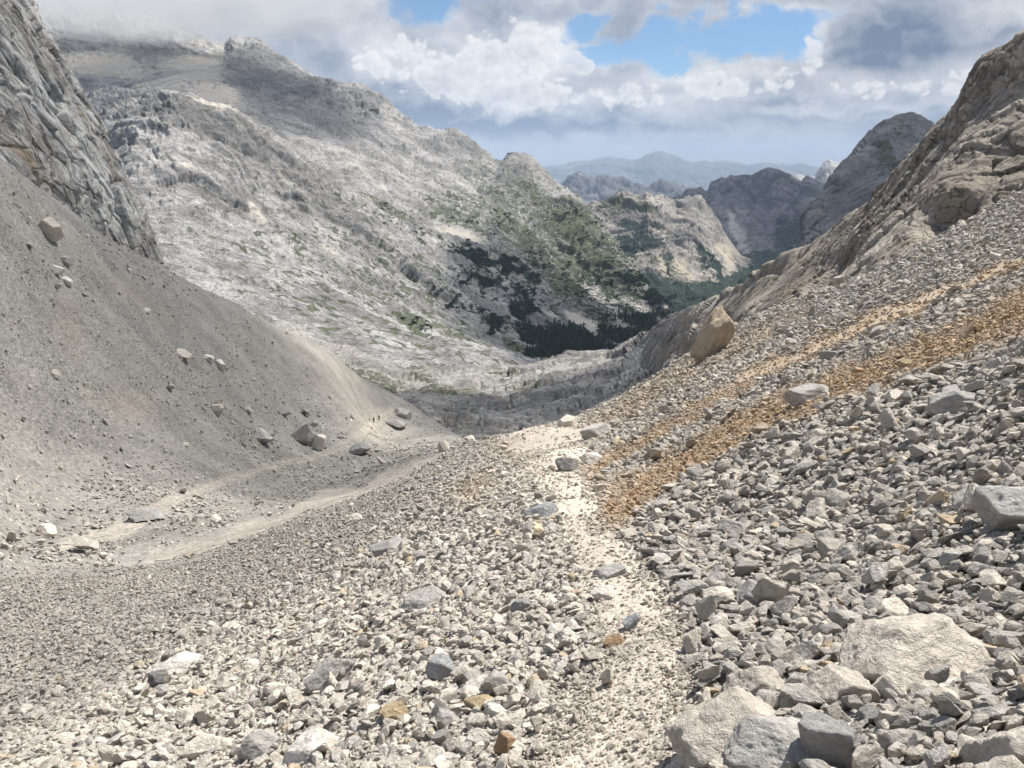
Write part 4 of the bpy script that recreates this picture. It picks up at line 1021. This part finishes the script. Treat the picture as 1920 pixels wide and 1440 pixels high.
# ------------------------------------------------------------------ woods, hikers, hut, pole
def foliage_mat(name, dark, light):
    m, nt = new_mat(name); n = N(nt)
    pos = n.node('ShaderNodeNewGeometry').outputs['Position']
    rnd = n.attr('rand', 'INSTANCER', 'Fac')
    f = n.math('ADD', n.math('MULTIPLY', n.noise(pos, 0.6, 4, 0.6), 0.7), n.math('MULTIPLY', rnd, 0.4))
    n.out(n.mix(n.rng(f, 0.3, 0.8), dark, light), 0.9, None, 0.1)
    return m
M_spruce = foliage_mat('spruce_needles', (0.032, 0.050, 0.032), (0.075, 0.10, 0.06))
M_mugo = foliage_mat('dwarf_pine_needles', (0.022, 0.036, 0.020), (0.06, 0.08, 0.04))
def plain_mat(name, col, rough=0.8):
    m, nt = new_mat(name); n = N(nt)
    pos = n.node('ShaderNodeNewGeometry').outputs['Position']
    f = n.noise(pos, 6.0, 4, 0.6)
    n.out(n.mix(n.rng(f, 0.3, 0.7), tuple(c * .8 for c in col), tuple(min(1, c * 1.15) for c in col)), rough)
    return m

def spruce_mesh(seed, h=16.0, tiers=9, spokes=11):
    r = np.random.default_rng(seed); V = []; F = []
    for t in range(tiers):
        z0 = h * (0.06 + 0.90 * t / tiers); rad = h * 0.20 * (1 - t / tiers) ** 0.85 + 0.25
        top = z0 + h * 0.17
        c = len(V); V.append((0, 0, min(top, h)))
        ring = []
        for k in range(spokes * 2):
            a = math.pi * k / spokes + t * 0.7
            q = rad * (r.uniform(.8, 1.15) if k % 2 == 0 else r.uniform(.45, .65))
            ring.append(len(V)); V.append((q * math.cos(a), q * math.sin(a), z0 - (0.35 if k % 2 == 0 else 0) * rad * r.uniform(.4, 1)))
        for k in range(spokes * 2): F.append((c, ring[k], ring[(k + 1) % (spokes * 2)]))
    return np.array(V), np.array(F)
def bush_mesh(seed):
    """low sprawling dwarf pine: a tangle of upturned needle sprays"""
    r = np.random.default_rng(seed); V = []; F = []
    for k in range(70):
        a, q = r.uniform(0, 2 * math.pi), math.sqrt(r.uniform(0, 1)) * 1.0
        z = 0.55 * (1 - q * q) * r.uniform(.5, 1.1); s = r.uniform(.14, .32)
        c = np.array([q * math.cos(a), q * math.sin(a), z])
        for _ in range(3):
            b = len(V); d1, d2 = r.normal(size=3), r.normal(size=3)
            V += [c + s * d1 * .7, c + s * d2 * .7, c + s * np.array([0.2 * r.normal(), .2 * r.normal(), 1.2])]
            F.append((b, b + 1, b + 2))
    return np.array(V), np.array(F)
TREES = bpy.data.collections.new('spruce_shapes'); BUSHES = bpy.data.collections.new('bush_shapes')
for i in range(5):
    v, f = spruce_mesh(900 + i, 16 + 2 * (i % 3)); TREES.objects.link(bpy.data.objects.new('spruce_%d' % i, mesh_from('spruce', v, f, M_spruce, False)))
    v, f = bush_mesh(950 + i); BUSHES.objects.link(bpy.data.objects.new('bush_%d' % i, mesh_from('bush', v, f, M_mugo, False)))

mg_px, mg_py = massif_G[:, 0], massif_G[:, 1]
mm = massif_masks(mg_px, mg_py, massif_pts)
area_row = np.arange(len(mg_px)) // mnc
vis_rows = area_row < mnr * 0.86
def pick_pts(w, cnt):
    w = w / w.sum(); return rng.choice(len(w), cnt, p=w)
wood = sstep(.45, 1.0, mm['pine'] + 0.35 * fbm(massif_pts / 60, 3, seed=401)) * (mg_py > 585) * (mg_px > 985) * vis_rows
# spread evenly over the ground: weigh every grid point with its own patch of ground
gq = massif_pts.reshape(mnr, mnc, 3)
cell = np.linalg.norm(np.gradient(gq, axis=0), axis=-1) * np.linalg.norm(np.gradient(gq, axis=1), axis=-1)
cell = np.minimum(cell.ravel(), np.percentile(cell, 97))
k = pick_pts(wood * cell, 7500)
jit = rng.normal(0, 2.0, (len(k), 3)) * np.array([1, 1, 0])
scatter_object('forest', massif_pts[k] + jit - np.array([0, 0, .6]), {'shape': ('INT', rng.integers(0, 5, len(k))), 'turn': ('FLOAT_VECTOR', np.stack([0 * k, 0 * k, rng.uniform(0, 6, len(k))], -1)),
    'size': ('FLOAT_VECTOR', (0.18 + 0.62 * rng.uniform(0, 1, len(k)) ** 3)[:, None] * np.ones(3)), 'rand': ('FLOAT', rng.uniform(0, 1, len(k)))}, TREES, label='dark spruce wood in the valley bottom', cat='forest')
mugo = sstep(.5, .85, mm['pine']) * vis_rows * ((mg_py < 590) | (mg_px < 1000)) + 0.05 * sstep(.45, .8, mm['grass']) * (mg_py > 380) * vis_rows
k = pick_pts(mugo * cell, 5200)
scatter_object('dwarf_pine', massif_pts[k] + rng.normal(0, 2.0, (len(k), 3)) * np.array([1, 1, 0]), {'shape': ('INT', rng.integers(0, 5, len(k))), 'turn': ('FLOAT_VECTOR', np.stack([0 * k, 0 * k, rng.uniform(0, 6, len(k))], -1)),
    'size': ('FLOAT_VECTOR', rng.uniform(1.6, 4.2, len(k))[:, None] * np.array([1, 1, .8])), 'rand': ('FLOAT', rng.uniform(0, 1, len(k)))}, BUSHES, label='dark patches of dwarf pine on the lower massif', cat='shrubs')

# a few spruces that stand clear of the wood
M_bark = plain_mat('spruce_bark', (0.09, 0.07, 0.055))
for q, (px, py, s, lab) in enumerate([(1056, 632, 1.25, 'tallest dark spruce at the upper left edge of the wood'), (1068, 628, 1.05, 'slim spruce just right of the tallest one'), (1079, 632, 1.15, 'third spruce spire along the upper edge of the wood'), (1112, 640, .8, 'short spruce below the pale slope at the wood edge')]):
    j = int(np.argmin((mg_px - px) ** 2 + (mg_py - py) ** 2 + 1e9 * ~vis_rows)); g = massif_pts[j]
    e = bpy.data.objects.new('spruce_tree', None); e.location = g; link(e, lab, 'tree', 'spruces clear of the wood')
    v, f = spruce_mesh(970 + q, 17); link(bpy.data.objects.new('crown', mesh_from('crown', v * s, f, M_spruce, False)), parent=e)
    a = np.linspace(0, 2 * np.pi, 9)[:-1]
    tv = np.concatenate([np.stack([.28 * s * np.cos(a), .28 * s * np.sin(a), 0 * a - 1], -1), np.stack([.12 * s * np.cos(a), .12 * s * np.sin(a), 0 * a + 9 * s], -1)])
    link(bpy.data.objects.new('trunk', mesh_from('trunk', tv, grid_faces(2, 8, True), M_bark, True)), parent=e)

# two hikers on the valley path
def skin_obj(name, joints, edges, mat, parent=None, sub=2):
    me = bpy.data.meshes.new(name); me.from_pydata([j[:3] for j in joints], edges, []); me.materials.append(mat)
    o = bpy.data.objects.new(name, me)
    md = o.modifiers.new('skin', 'SKIN'); md.use_smooth_shade = True
    for i, j in enumerate(joints):
        me.skin_vertices[0].data[i].radius = (j[3], j[3] * (j[4] if len(j) > 4 else 1))
    me.skin_vertices[0].data[0].use_root = True
    s = o.modifiers.new('sub', 'SUBSURF'); s.levels = 1; s.render_levels = sub
    return link(o, parent=parent)
def tube_between(name, a, b, r0, mat, parent):
    a, b = Vector(a), Vector(b); bm = bmesh.new()
    bmesh.ops.create_cone(bm, segments=8, radius1=r0, radius2=r0, depth=(b - a).length, cap_ends=True)
    me = bpy.data.meshes.new(name); bm.to_mesh(me); bm.free(); me.materials.append(mat)
    o = bpy.data.objects.new(name, me); o.location = (a + b) / 2; o.rotation_euler = (b - a).to_track_quat('Z', 'Y').to_euler()
    return link(o, parent=parent)
def rounded_box(name, loc, dims, mat, parent, bev=0.04):
    bm = bmesh.new(); bmesh.ops.create_cube(bm, size=1)
    for v in bm.verts: v.co = Vector((v.co.x * dims[0], v.co.y * dims[1], v.co.z * dims[2]))
    bmesh.ops.bevel(bm, geom=bm.edges[:], offset=bev, segments=3, affect='EDGES')
    me = bpy.data.meshes.new(name); bm.to_mesh(me); bm.free(); me.materials.append(mat)
    o = bpy.data.objects.new(name, me); o.location = loc
    return link(o, parent=parent)
M_skin = plain_mat('skin', (0.46, 0.30, 0.22)); M_hair = plain_mat('hair', (0.035, 0.025, 0.018))
def hiker(px, py, jacket, trousers, pack, label, yaw, stride):
    # walking towards the camera along the path; every figure has its legs mid-stride
    g, r = ground_hit(px, py, 150)
    e = bpy.data.objects.new('person', None); e.location = g; e.rotation_euler = (0, 0, yaw); link(e, label, 'person', 'hikers on the valley path')
    J = [(0, 0, .93, .145, .8), (0, .01, 1.12, .135, .8), (0, .03, 1.30, .165, .72), (0, .03, 1.42, .13, .8), (0, .02, 1.50, .055), (0, .0, 1.56, .06), (0, -.01, 1.64, .098), (0, -.01, 1.71, .085),
         (.09, 0, .88, .095), (.10, -.16 * stride, .48, .066), (.10, -.20 * stride, .09, .045), (.10, -.34 * stride, .04, .042),
         (-.09, 0, .88, .095), (-.10, .10 * stride, .50, .066), (-.10, .36 * stride, .13, .045), (-.10, .26 * stride, .04, .042),
         (.19, .03, 1.40, .062), (.25, .06, 1.14, .047), (.25, -.14, .96, .036), (.25, -.20, .92, .04),
         (-.19, .03, 1.40, .062), (-.25, .06, 1.14, .047), (-.25, -.14, .98, .036), (-.25, -.20, .94, .04)]
    E = [(0, 1), (1, 2), (2, 3), (3, 4), (4, 5), (5, 6), (6, 7), (0, 8), (8, 9), (9, 10), (10, 11), (0, 12), (12, 13), (13, 14), (14, 15), (3, 16), (16, 17), (17, 18), (18, 19), (3, 20), (20, 21), (21, 22), (22, 23)]
    skin_obj('body', J, E, M_skin, e)
    g1 = lambda j, k: (*j[:3], j[3] * k, *(j[4:]))
    # clothing follows the same skeleton a little wider
    sel = [0, 1, 2, 3, 16, 17, 18, 20, 21, 22]; mp = {a: i for i, a in enumerate(sel)}
    skin_obj('jacket', [g1(J[a], 1.12) for a in sel], [(mp[a], mp[b]) for a, b in [(0, 1), (1, 2), (2, 3), (3, 16), (16, 17), (17, 18), (3, 20), (20, 21), (21, 22)]], jacket, e)
    sel = [0, 8, 9, 10, 12, 13, 14]; mp = {a: i for i, a in enumerate(sel)}
    skin_obj('trousers', [g1(J[a], 1.14) for a in sel], [(mp[a], mp[b]) for a, b in [(0, 8), (8, 9), (9, 10), (0, 12), (12, 13), (13, 14)]], trousers, e)
    skin_obj('hair', [(0, .02, 1.70, .098), (0, .035, 1.755, .075)], [(0, 1)], M_hair, e)
    for s in (10, 14): skin_obj('boot', [(J[s][0], J[s][1], J[s][2] + .02, .058), (J[s + 1][0], J[s + 1][1] - .03, J[s + 1][2], .052)], [(0, 1)], M_hair, e)
    rounded_box('backpack', (0, .27, 1.24), (.33, .22, .52), pack, e, .07)
    return e
M_black = plain_mat('black_cloth', (0.02, 0.02, 0.022)); M_maroon = plain_mat('maroon_cloth', (0.10, 0.035, 0.03)); M_navy = plain_mat('dark_blue_cloth', (0.03, 0.035, 0.05))
hiker(701, 793, M_maroon, M_black, M_black, 'hiker in a dark reddish top, left one of two on the valley path', 0.2, 1.0)
hiker(711, 789, M_navy, M_black, M_black, 'hiker in dark clothes, right one of two on the valley path', 0.5, .9)

# thin pole on the valley floor
def valley_point(px, py, D): return P(px, py, D)
M_pole = plain_mat('weathered_wood', (0.08, 0.07, 0.06))
e = bpy.data.objects.new('marker_pole', None); e.location = P(847, 784, 262); link(e, 'thin dark upright pole on the grey valley floor beyond the gully', 'pole')
tube_between('shaft', (0, 0, -1.0), (0.05, 0, 5.2), 0.075, M_pole, e); rounded_box('cap', (0.05, 0, 5.25), (.2, .2, .12), M_pole, e, .03)

# mountain hut on the shoulder of the massif
M_wallh = plain_mat('hut_wall', (0.30, 0.25, 0.20)); M_roofh = plain_mat('hut_roof', (0.62, 0.62, 0.62), 0.5); M_winh = plain_mat('hut_window', (0.03, 0.035, 0.04), 0.2)
j = int(np.argmin((mg_px - 703) ** 2 + (mg_py - 206) ** 2 + 1e9 * ~vis_rows)); g = massif_pts[j]
e = bpy.data.objects.new('mountain_hut', None); e.location = (g[0], g[1], g[2] + 1.0); e.rotation_euler = (0, 0, .35); link(e, 'small mountain hut with a light roof on the ridge shoulder', 'hut')
def prism(name, pts, y0, y1, mat, parent):
    nn = len(pts); v = [(x, y0, z) for x, z in pts] + [(x, y1, z) for x, z in pts]
    f = [tuple(range(nn))[::-1], tuple(range(nn, 2 * nn))] + [(i, (i + 1) % nn, nn + (i + 1) % nn, nn + i) for i in range(nn)]
    me = bpy.data.meshes.new(name); me.from_pydata(v, [], f); me.materials.append(mat)
    return link(bpy.data.objects.new(name, me), parent=parent)
prism('wall', [(-11, -4), (11, -4), (11, 5), (-11, 5)], -5, 5, M_wallh, e)
prism('roof', [(-12.2, 4.9), (12.2, 4.9), (12.2, 5.5), (0, 9.2), (-12.2, 5.5)], -6, 6, M_roofh, e)
for wx in (-8, -4, 0, 4, 8): prism('window', [(wx - .9, 1), (wx + .9, 1), (wx + .9, 3), (wx - .9, 3)], -5.05, -4.9, M_winh, e)
prism('chimney', [(4, 6), (5.2, 6), (5.2, 10.2), (4, 10.2)], -1, .4, M_wallh, e)

# ------------------------------------------------------------------ fog on the summit and the clouds that shade parts of the valley
def volume_mat(name, dens, col=(1, 1, 1), aniso=0.3):
    m, nt = new_mat(name); n = N(nt)
    pv = n.node('ShaderNodeVolumePrincipled'); pv.inputs['Color'].default_value = (*col, 1); pv.inputs['Density'].default_value = dens; pv.inputs['Anisotropy'].default_value = aniso
    o = n.node('ShaderNodeOutputMaterial'); nt.links.new(pv.outputs[0], o.inputs['Volume'])
    return m
def puff(name, loc, radii, dens, seed, label, cat, lump=0.22, rot=0.0, aniso=0.0):
    v, f = ico(5)
    p = v * (1 + lump * fbm(v * 1.7 + seed, 5, 0.55, seed=seed))[:, None] * np.array(radii)
    c, s = math.cos(rot), math.sin(rot)
    p = p @ np.array([[c, s, 0], [-s, c, 0], [0, 0, 1]])
    o = bpy.data.objects.new(name, mesh_from(name, p, f, volume_mat(name + '_vapour', dens, aniso=aniso))); o.location = loc
    return link(o, label, cat, None, 'stuff')
CLOUDS = True
if CLOUDS:
    c = P(150, -60, 2150); puff('fog', c, (430, 260, 175), 0.0045, 3, 'grey fog bank lying over the summit of the massif', 'fog', 0.25)
    c = P(480, -55, 2200); puff('fog', c, (340, 240, 150), 0.0035, 8, 'thin fog drifting off the summit along the ridge', 'fog', 0.25)
SUN_AZ, SUN_EL = math.radians(52), math.radians(57)      # azimuth from the view direction, towards the right
sd = Vector((math.sin(SUN_AZ) * math.cos(SUN_EL), math.cos(SUN_AZ) * math.cos(SUN_EL), math.sin(SUN_EL)))
def shade_cloud(tx, ty, tz, alt, radii, dens, seed, label, rot=0.0):
    k = (alt - tz) / sd.z
    puff('cloud', Vector((tx, ty, tz)) + sd * k, radii, dens, seed, label, 'cloud', 0.2, rot)
if CLOUDS:
    shade_cloud(-62, 118, -20, 1150, (66, 66, 40), 0.0095, 21, 'small cumulus shading the scree cone', 0.2)
    shade_cloud(260, 900, -50, 1300, (260, 800, 130), 0.006, 22, 'long cumulus shading the cliffs on the right', 0.25)
    shade_cloud(-600, 1760, 170, 1500, (360, 430, 110), 0.0042, 23, 'cumulus shading the upper massif')
    shade_cloud(950, 1550, 150, 1500, (420, 460, 120), 0.007, 25, 'cumulus shading the rounded grey mountain')
    shade_cloud(65, 300, -95, 1250, (200, 95, 50), 0.012, 26, 'small cumulus shading the valley floor', 0.3)
    shade_cloud(1500, 3900, 0, 1900, (1100, 1100, 200), 0.004, 24, 'broad cumulus shading the end of the valley')
# ------------------------------------------------------------------ camera
cam = bpy.data.cameras.new('camera'); cam.sensor_width = 36; cam.lens = 36 * FPX / 1920
cam.clip_start = 0.05; cam.clip_end = 90000
co = bpy.data.objects.new('camera', cam); COL.objects.link(co)
co.location = (0, 0, 0); co.rotation_euler = (math.pi / 2 - TH, 0, 0)
SC.camera = co

# ------------------------------------------------------------------ sun and sky
sun = bpy.data.lights.new('sun', 'SUN'); sun.energy = SUNSTR; sun.angle = math.radians(0.53); sun.color = (1.0, 0.955, 0.88)
so = bpy.data.objects.new('sun', sun); COL.objects.link(so)
so.rotation_euler = sd.to_track_quat('Z', 'Y').to_euler()

W = bpy.data.worlds.new('World'); SC.world = W; W.use_nodes = True
nt = W.node_tree; nt.nodes.clear(); n = N(nt)
sky = n.node('ShaderNodeTexSky', sky_type='NISHITA'); sky.sun_disc = False
sky.sun_elevation = SUN_EL; sky.sun_rotation = SUN_AZ; sky.altitude = 2100; sky.air_density = 1.0; sky.dust_density = 0.6; sky.ozone_density = 1.2
d = n.node('ShaderNodeTexCoord').outputs['Generated']
sep = n.node('ShaderNodeSeparateXYZ'); n.put(sep.inputs[0], d)
X, Y, Z = sep.outputs
el = n.math('MULTIPLY', n.math('ARCSINE', Z), 180 / math.pi)
az = n.math('MULTIPLY', n.math('ARCTAN2', X, Y), 180 / math.pi)
cmb = n.node('ShaderNodeCombineXYZ'); n.put(cmb.inputs[0], az); n.put(cmb.inputs[1], el)
sv = cmb.outputs[0]                                        # sky position in degrees

def sky_pos(px, py):
    x, y, z = ray(px, py); h = math.hypot(x, y)
    return math.degrees(math.atan2(x, y)), math.degrees(math.atan2(z, h))
DEG = 1442 * math.pi / 180
def blob(vec, px, py, rx, ry, rot=0):
    """soft ellipse of the cloud cover, centred on a direction; radii in photo pixels"""
    a, e = sky_pos(px, py)
    s1 = n.node('ShaderNodeMapping', vector_type='TEXTURE'); n.put(s1.inputs['Vector'], vec)
    s1.inputs['Location'].default_value = (a, e, 0); s1.inputs['Rotation'].default_value = (0, 0, math.radians(rot))
    s1.inputs['Scale'].default_value = (rx / DEG, ry / DEG, 1)
    l = n.vmath('LENGTH', s1.outputs[0])
    return n.rng(l, 0.0, 1.25, 1.0, 0.0)
def cover(vec, lst):
    s = None
    for px, py, rx, ry, rot, w in lst:
        b = n.math('MULTIPLY', blob(vec, px, py, rx, ry, rot), w)
        s = b if s is None else n.math('MAXIMUM', s, b)
    return s
def shift(v, dx, dy): return n.vmath('ADD', v, (dx, dy, 0))
# turbulent billows: the cover is pushed about by noise at two scales, then shaded by how it thickens towards the sun
def warped(v, sc, amt, seed):
    w = n.node('ShaderNodeTexNoise', noise_dimensions='2D'); n.put(w.inputs['Vector'], n.vmath('ADD', n.mapping(v, (0, 0, 0), (sc, sc * 1.25, 1)), (seed, seed * 0.7, 0)))
    w.inputs['Scale'].default_value = 1.0; w.inputs['Detail'].default_value = 7; w.inputs['Roughness'].default_value = 0.55
    return n.vmath('ADD', v, n.vmath('SCALE', n.vmath('SUBTRACT', w.outputs['Color'], (0.5, 0.5, 0.5)), scale=amt))
svw = warped(sv, 0.30, 3.0, 3.0)
def billow(v, f=0.30, seed=0.0):
    return n.noise(n.vmath('ADD', n.mapping(v, (0, 0, 0), (f, f * 1.35, 1)), (seed, seed, 0)), 1.0, 8, 0.54, dim='2D')
GAPS = [(1395, 66, 200, 68, 0, 1.2), (1270, 98, 230, 34, -2, 1.1), (1150, 88, 105, 42, 8, 1.15), (1455, 58, 110, 60, 0, 1.15), (1095, 48, 72, 36, 30, 1.05), (1235, 62, 80, 50, 0, .95), (795, 8, 90, 48, 0, 1.0), (870, -12, 70, 26, 0, .85), (1325, 16, 90, 34, 0, .9), (1250, 2, 50, 22, 0, .8)]
def density(v):
    return n.math('ADD', n.math('SUBTRACT', 1.0, cover(v, GAPS)), n.math('MULTIPLY', n.math('SUBTRACT', billow(v), 0.5), 1.0))
den = density(svw)
alpha = n.rng(den, 0.20, 0.74, 0.05, 1.0)
b0 = n.noise(n.mapping(svw, (0, 0, 0), (0.5, 0.72, 1)), 1.0, 4, 0.50, dim='2D'); b1 = n.noise(n.mapping(n.vmath('ADD', svw, (0.25, 0.5, 0)), (0, 0, 0), (0.5, 0.72, 1)), 1.0, 4, 0.50, dim='2D')
relief = n.math('SUBTRACT', b0, b1)                         # small lit and shaded billows
edge_w = n.rng(den, 0.40, 0.80, 1, 0)                       # thin sunlit rims
svs = warped(sv, 0.35, 2.2, 8.0)
BRIGHT = [(1040, 85, 80, 60, -30, 1.0), (1110, 112, 34, 22, -35, 1.1), (920, 130, 120, 60, 10, .75), (710, 100, 70, 60, 0, .7), (800, 120, 90, 50, 0, .55), (1000, 150, 110, 40, 0, .55), (1330, 140, 170, 26, 3, .75), (1440, 128, 80, 24, 0, .75), (1525, 90, 30, 60, 0, .85), (1650, 150, 220, 30, 0, .6), (1850, 130, 120, 40, 0, .6), (960, 205, 60, 24, 0, .6), (1100, 180, 110, 30, 0, .5),
     (1280, 185, 200, 28, 0, .45), (1450, 12, 90, 12, 0, .5), (1880, 20, 120, 40, 0, .4), (640, 60, 60, 40, 0, .4), (1060, 215, 60, 14, 0, .35), (1600, 205, 200, 18, 0, .4), (840, 60, 60, 40, 0, .4), (1000, 20, 110, 20, 0, .25), (1400, 250, 250, 12, 0, .25)]
SHADE = [(930, 235, 220, 22, 2, 1.0), (800, 220, 140, 36, 0, 1.0), (1080, 240, 170, 15, 0, .85), (1680, 72, 115, 72, 0, .85), (1590, 105, 45, 35, 0, .6), (1260, 240, 160, 14, -3, .5), (1560, 222, 300, 9, 0, .35), (1450, 192, 120, 8, 0, .3), (1780, 235, 250, 12, 0, .4), (970, 24, 150, 22, 0, .45), (560, 60, 90, 60, 0, .2), (1180, 50, 60, 50, -40, .45), (1880, 85, 100, 30, 0, .4), (1160, 215, 80, 10, 0, .3), (730, 175, 60, 24, 0, .5)]
shade = cover(svs, SHADE); bright = cover(svs, BRIGHT)
br = n.math('ADD', n.math('ADD', 0.42, n.math('MULTIPLY', bright, 0.60)), n.math('SUBTRACT', n.math('MULTIPLY', relief, 0.42), n.math('MULTIPLY', shade, 0.60)))
br = n.math('ADD', br, n.math('MULTIPLY', n.math('SUBTRACT', billow(svw, 0.2, 9.0), 0.5), 0.55))
br = n.math('ADD', br, n.math('MULTIPLY', edge_w, 0.10), clamp=True)
def k(c): return tuple(CB * x for x in c)
ccol = n.mix(br, k((1.35, 1.8, 2.6)), k((6.5, 6.5, 6.6)))
skyc = n.vmath('MULTIPLY', sky.outputs[0], n.mix(n.rng(el, 11, 22), (0.46, 0.57, 0.64), SKYMUL))
horizon = n.rng(el, 0.5, 7.0, 1, 0)
base = n.mix(n.math('MULTIPLY', horizon, 0.55), skyc, k((2.4, 3.4, 5.0)))
# heaped cumulus standing in front: crisp cauliflower rims, white where the sun catches them, blue-grey below
vn = n.node('ShaderNodeTexVoronoi', feature='SMOOTH_F1', voronoi_dimensions='2D')
n.put(vn.inputs['Vector'], n.mapping(warped(sv, 0.5, 0.9, 21.0), (0, 0, 0), (0.85, 1.05, 1)))
vn.inputs['Scale'].default_value = 1.0; vn.inputs['Detail'].default_value = 4.0; vn.inputs['Roughness'].default_value = 0.5; vn.inputs['Smoothness'].default_value = 0.35
puffy = n.math('SUBTRACT', 1.0, vn.outputs['Distance'])
HEAPS = [(1000, 92, 92, 68, -15, 1.05), (1085, 118, 52, 28, -25, 1.0), (925, 115, 110, 68, 0, 1.05), (765, 92, 60, 50, 0, .85), (705, 122, 60, 50, 0, .85), (850, 145, 150, 62, 0, 1.05), (960, 175, 180, 55, 0, 1.0), (1180, 180, 130, 40, 0, .75), (1340, 160, 140, 38, 0, .80), (1440, 152, 90, 36, 0, .70), (1620, 170, 160, 30, 0, .62), (1525, 105, 40, 66, 0, .75), (1800, 160, 150, 40, 0, .65)]
hc = cover(n.vmath('ADD', sv, n.vmath('SCALE', n.vmath('SUBTRACT', svw, sv), scale=0.35)), HEAPS)
hd = n.math('ADD', n.math('MULTIPLY', hc, 1.5), n.math('MULTIPLY', n.math('SUBTRACT', puffy, 0.60), 0.75))
FLOOR = n.rng(el, sky_pos(960, 250)[1], sky_pos(960, 190)[1], 0, 1)
ha = n.math('MULTIPLY', n.math('MULTIPLY', n.rng(hd, 0.38, 0.74), 0.85), FLOOR)
vn2 = n.node('ShaderNodeTexVoronoi', feature='SMOOTH_F1', voronoi_dimensions='2D')
n.put(vn2.inputs['Vector'], n.mapping(n.vmath('ADD', warped(sv, 0.5, 0.9, 21.0), (0.22, 0.28, 0)), (0, 0, 0), (0.85, 1.05, 1)))
for q_, v_ in (('Scale', 1.0), ('Detail', 4.0), ('Roughness', 0.5), ('Smoothness', 0.35)): vn2.inputs[q_].default_value = v_
hrel = n.math('SUBTRACT', vn2.outputs['Distance'], vn.outputs['Distance'])
hb_ = n.math('ADD', n.rng(hd, 0.45, 1.5, 0.95, 0.50, False), n.math('MULTIPLY', hrel, 0.36))
hb_ = n.math('SUBTRACT', n.math('ADD', hb_, n.math('MULTIPLY', bright, 0.15)), n.math('MULTIPLY', shade, 0.55), clamp=True)
hcol = n.mix(hb_, k((1.7, 2.15, 2.9)), k((7.0, 6.9, 6.85)))
ccol = n.mix(ha, ccol, hcol)
alpha = n.math('MAXIMUM', alpha, ha)
# the rest of the sky carries broken cloud as well
high = n.rng(el, 11, 22, 0, 1)
hb = n.noise(d, 2.6, 6, 0.6)
alpha = n.mix(high, alpha, n.rng(hb, 0.38, 0.60))
ccol = n.mix(high, ccol, n.mix(n.rng(n.noise(d, 4.5, 5, 0.6), 0.35, 0.65), k((2.0, 2.1, 2.35)), k((4.2, 4.15, 4.1))))
col = n.mix(alpha, base, ccol)
lowc = n.rng(el, -0.6, 2.9, 1, 0)
lowv = n.mix(n.rng(n.noise(n.mapping(sv, (0, 0, 0), (0.05, 0.55, 1)), 1.0, 5, 0.55, dim='2D'), 0.35, 0.65), k((2.55, 2.45, 2.5)), k((3.2, 3.05, 3.0)))
col = n.mix(n.math('MULTIPLY', lowc, 0.9), col, lowv)
bg = n.node('ShaderNodeBackground'); n.put(bg.inputs[0], col); bg.inputs[1].default_value = SKYSTR
ow = n.node('ShaderNodeOutputWorld'); nt.links.new(bg.outputs[0], ow.inputs[0])
W.cycles.sampling_method = 'MANUAL'; W.cycles.sample_map_resolution = 512

# ------------------------------------------------------------------ haze
def box(name, lo, hi, mat):
    bm = bmesh.new(); bmesh.ops.create_cube(bm, size=1)
    for v in bm.verts: v.co = Vector([lo[i] + (v.co[i] + 0.5) * (hi[i] - lo[i]) for i in range(3)])
    me = bpy.data.meshes.new(name); bm.to_mesh(me); bm.free(); me.materials.append(mat)
    return bpy.data.objects.new(name, me)
mh, nt = new_mat('haze_air'); n = N(nt)
pv = n.node('ShaderNodeVolumePrincipled'); pv.inputs['Color'].default_value = (0.57, 0.71, 0.92, 1); pv.inputs['Density'].default_value = HAZE
pv.inputs['Anisotropy'].default_value = 0.1
o = n.node('ShaderNodeOutputMaterial'); nt.links.new(pv.outputs[0], o.inputs['Volume'])
if HAZE > 0:
    link(box('haze', (-27500, -27500, -810), (27500, 27500, 640), mh), 'pale blue haze of the mountain air', 'haze', None, 'stuff')

SC.view_settings.view_transform = 'Standard'; SC.view_settings.look = 'None'
SC.view_settings.exposure = EXPO; SC.view_settings.gamma = 1
SC.render.engine = 'CYCLES'
SC.cycles.max_bounces = 7; SC.cycles.diffuse_bounces = 2; SC.cycles.volume_bounces = 6
SC.cycles.use_adaptive_sampling = True; SC.cycles.adaptive_threshold = 0.025; SC.cycles.adaptive_min_samples = 40
SC.cycles.use_denoising = DENOISE
if DENOISE:
    SC.cycles.denoiser = 'OPENIMAGEDENOISE'; SC.cycles.denoising_input_passes = 'RGB_ALBEDO_NORMAL'
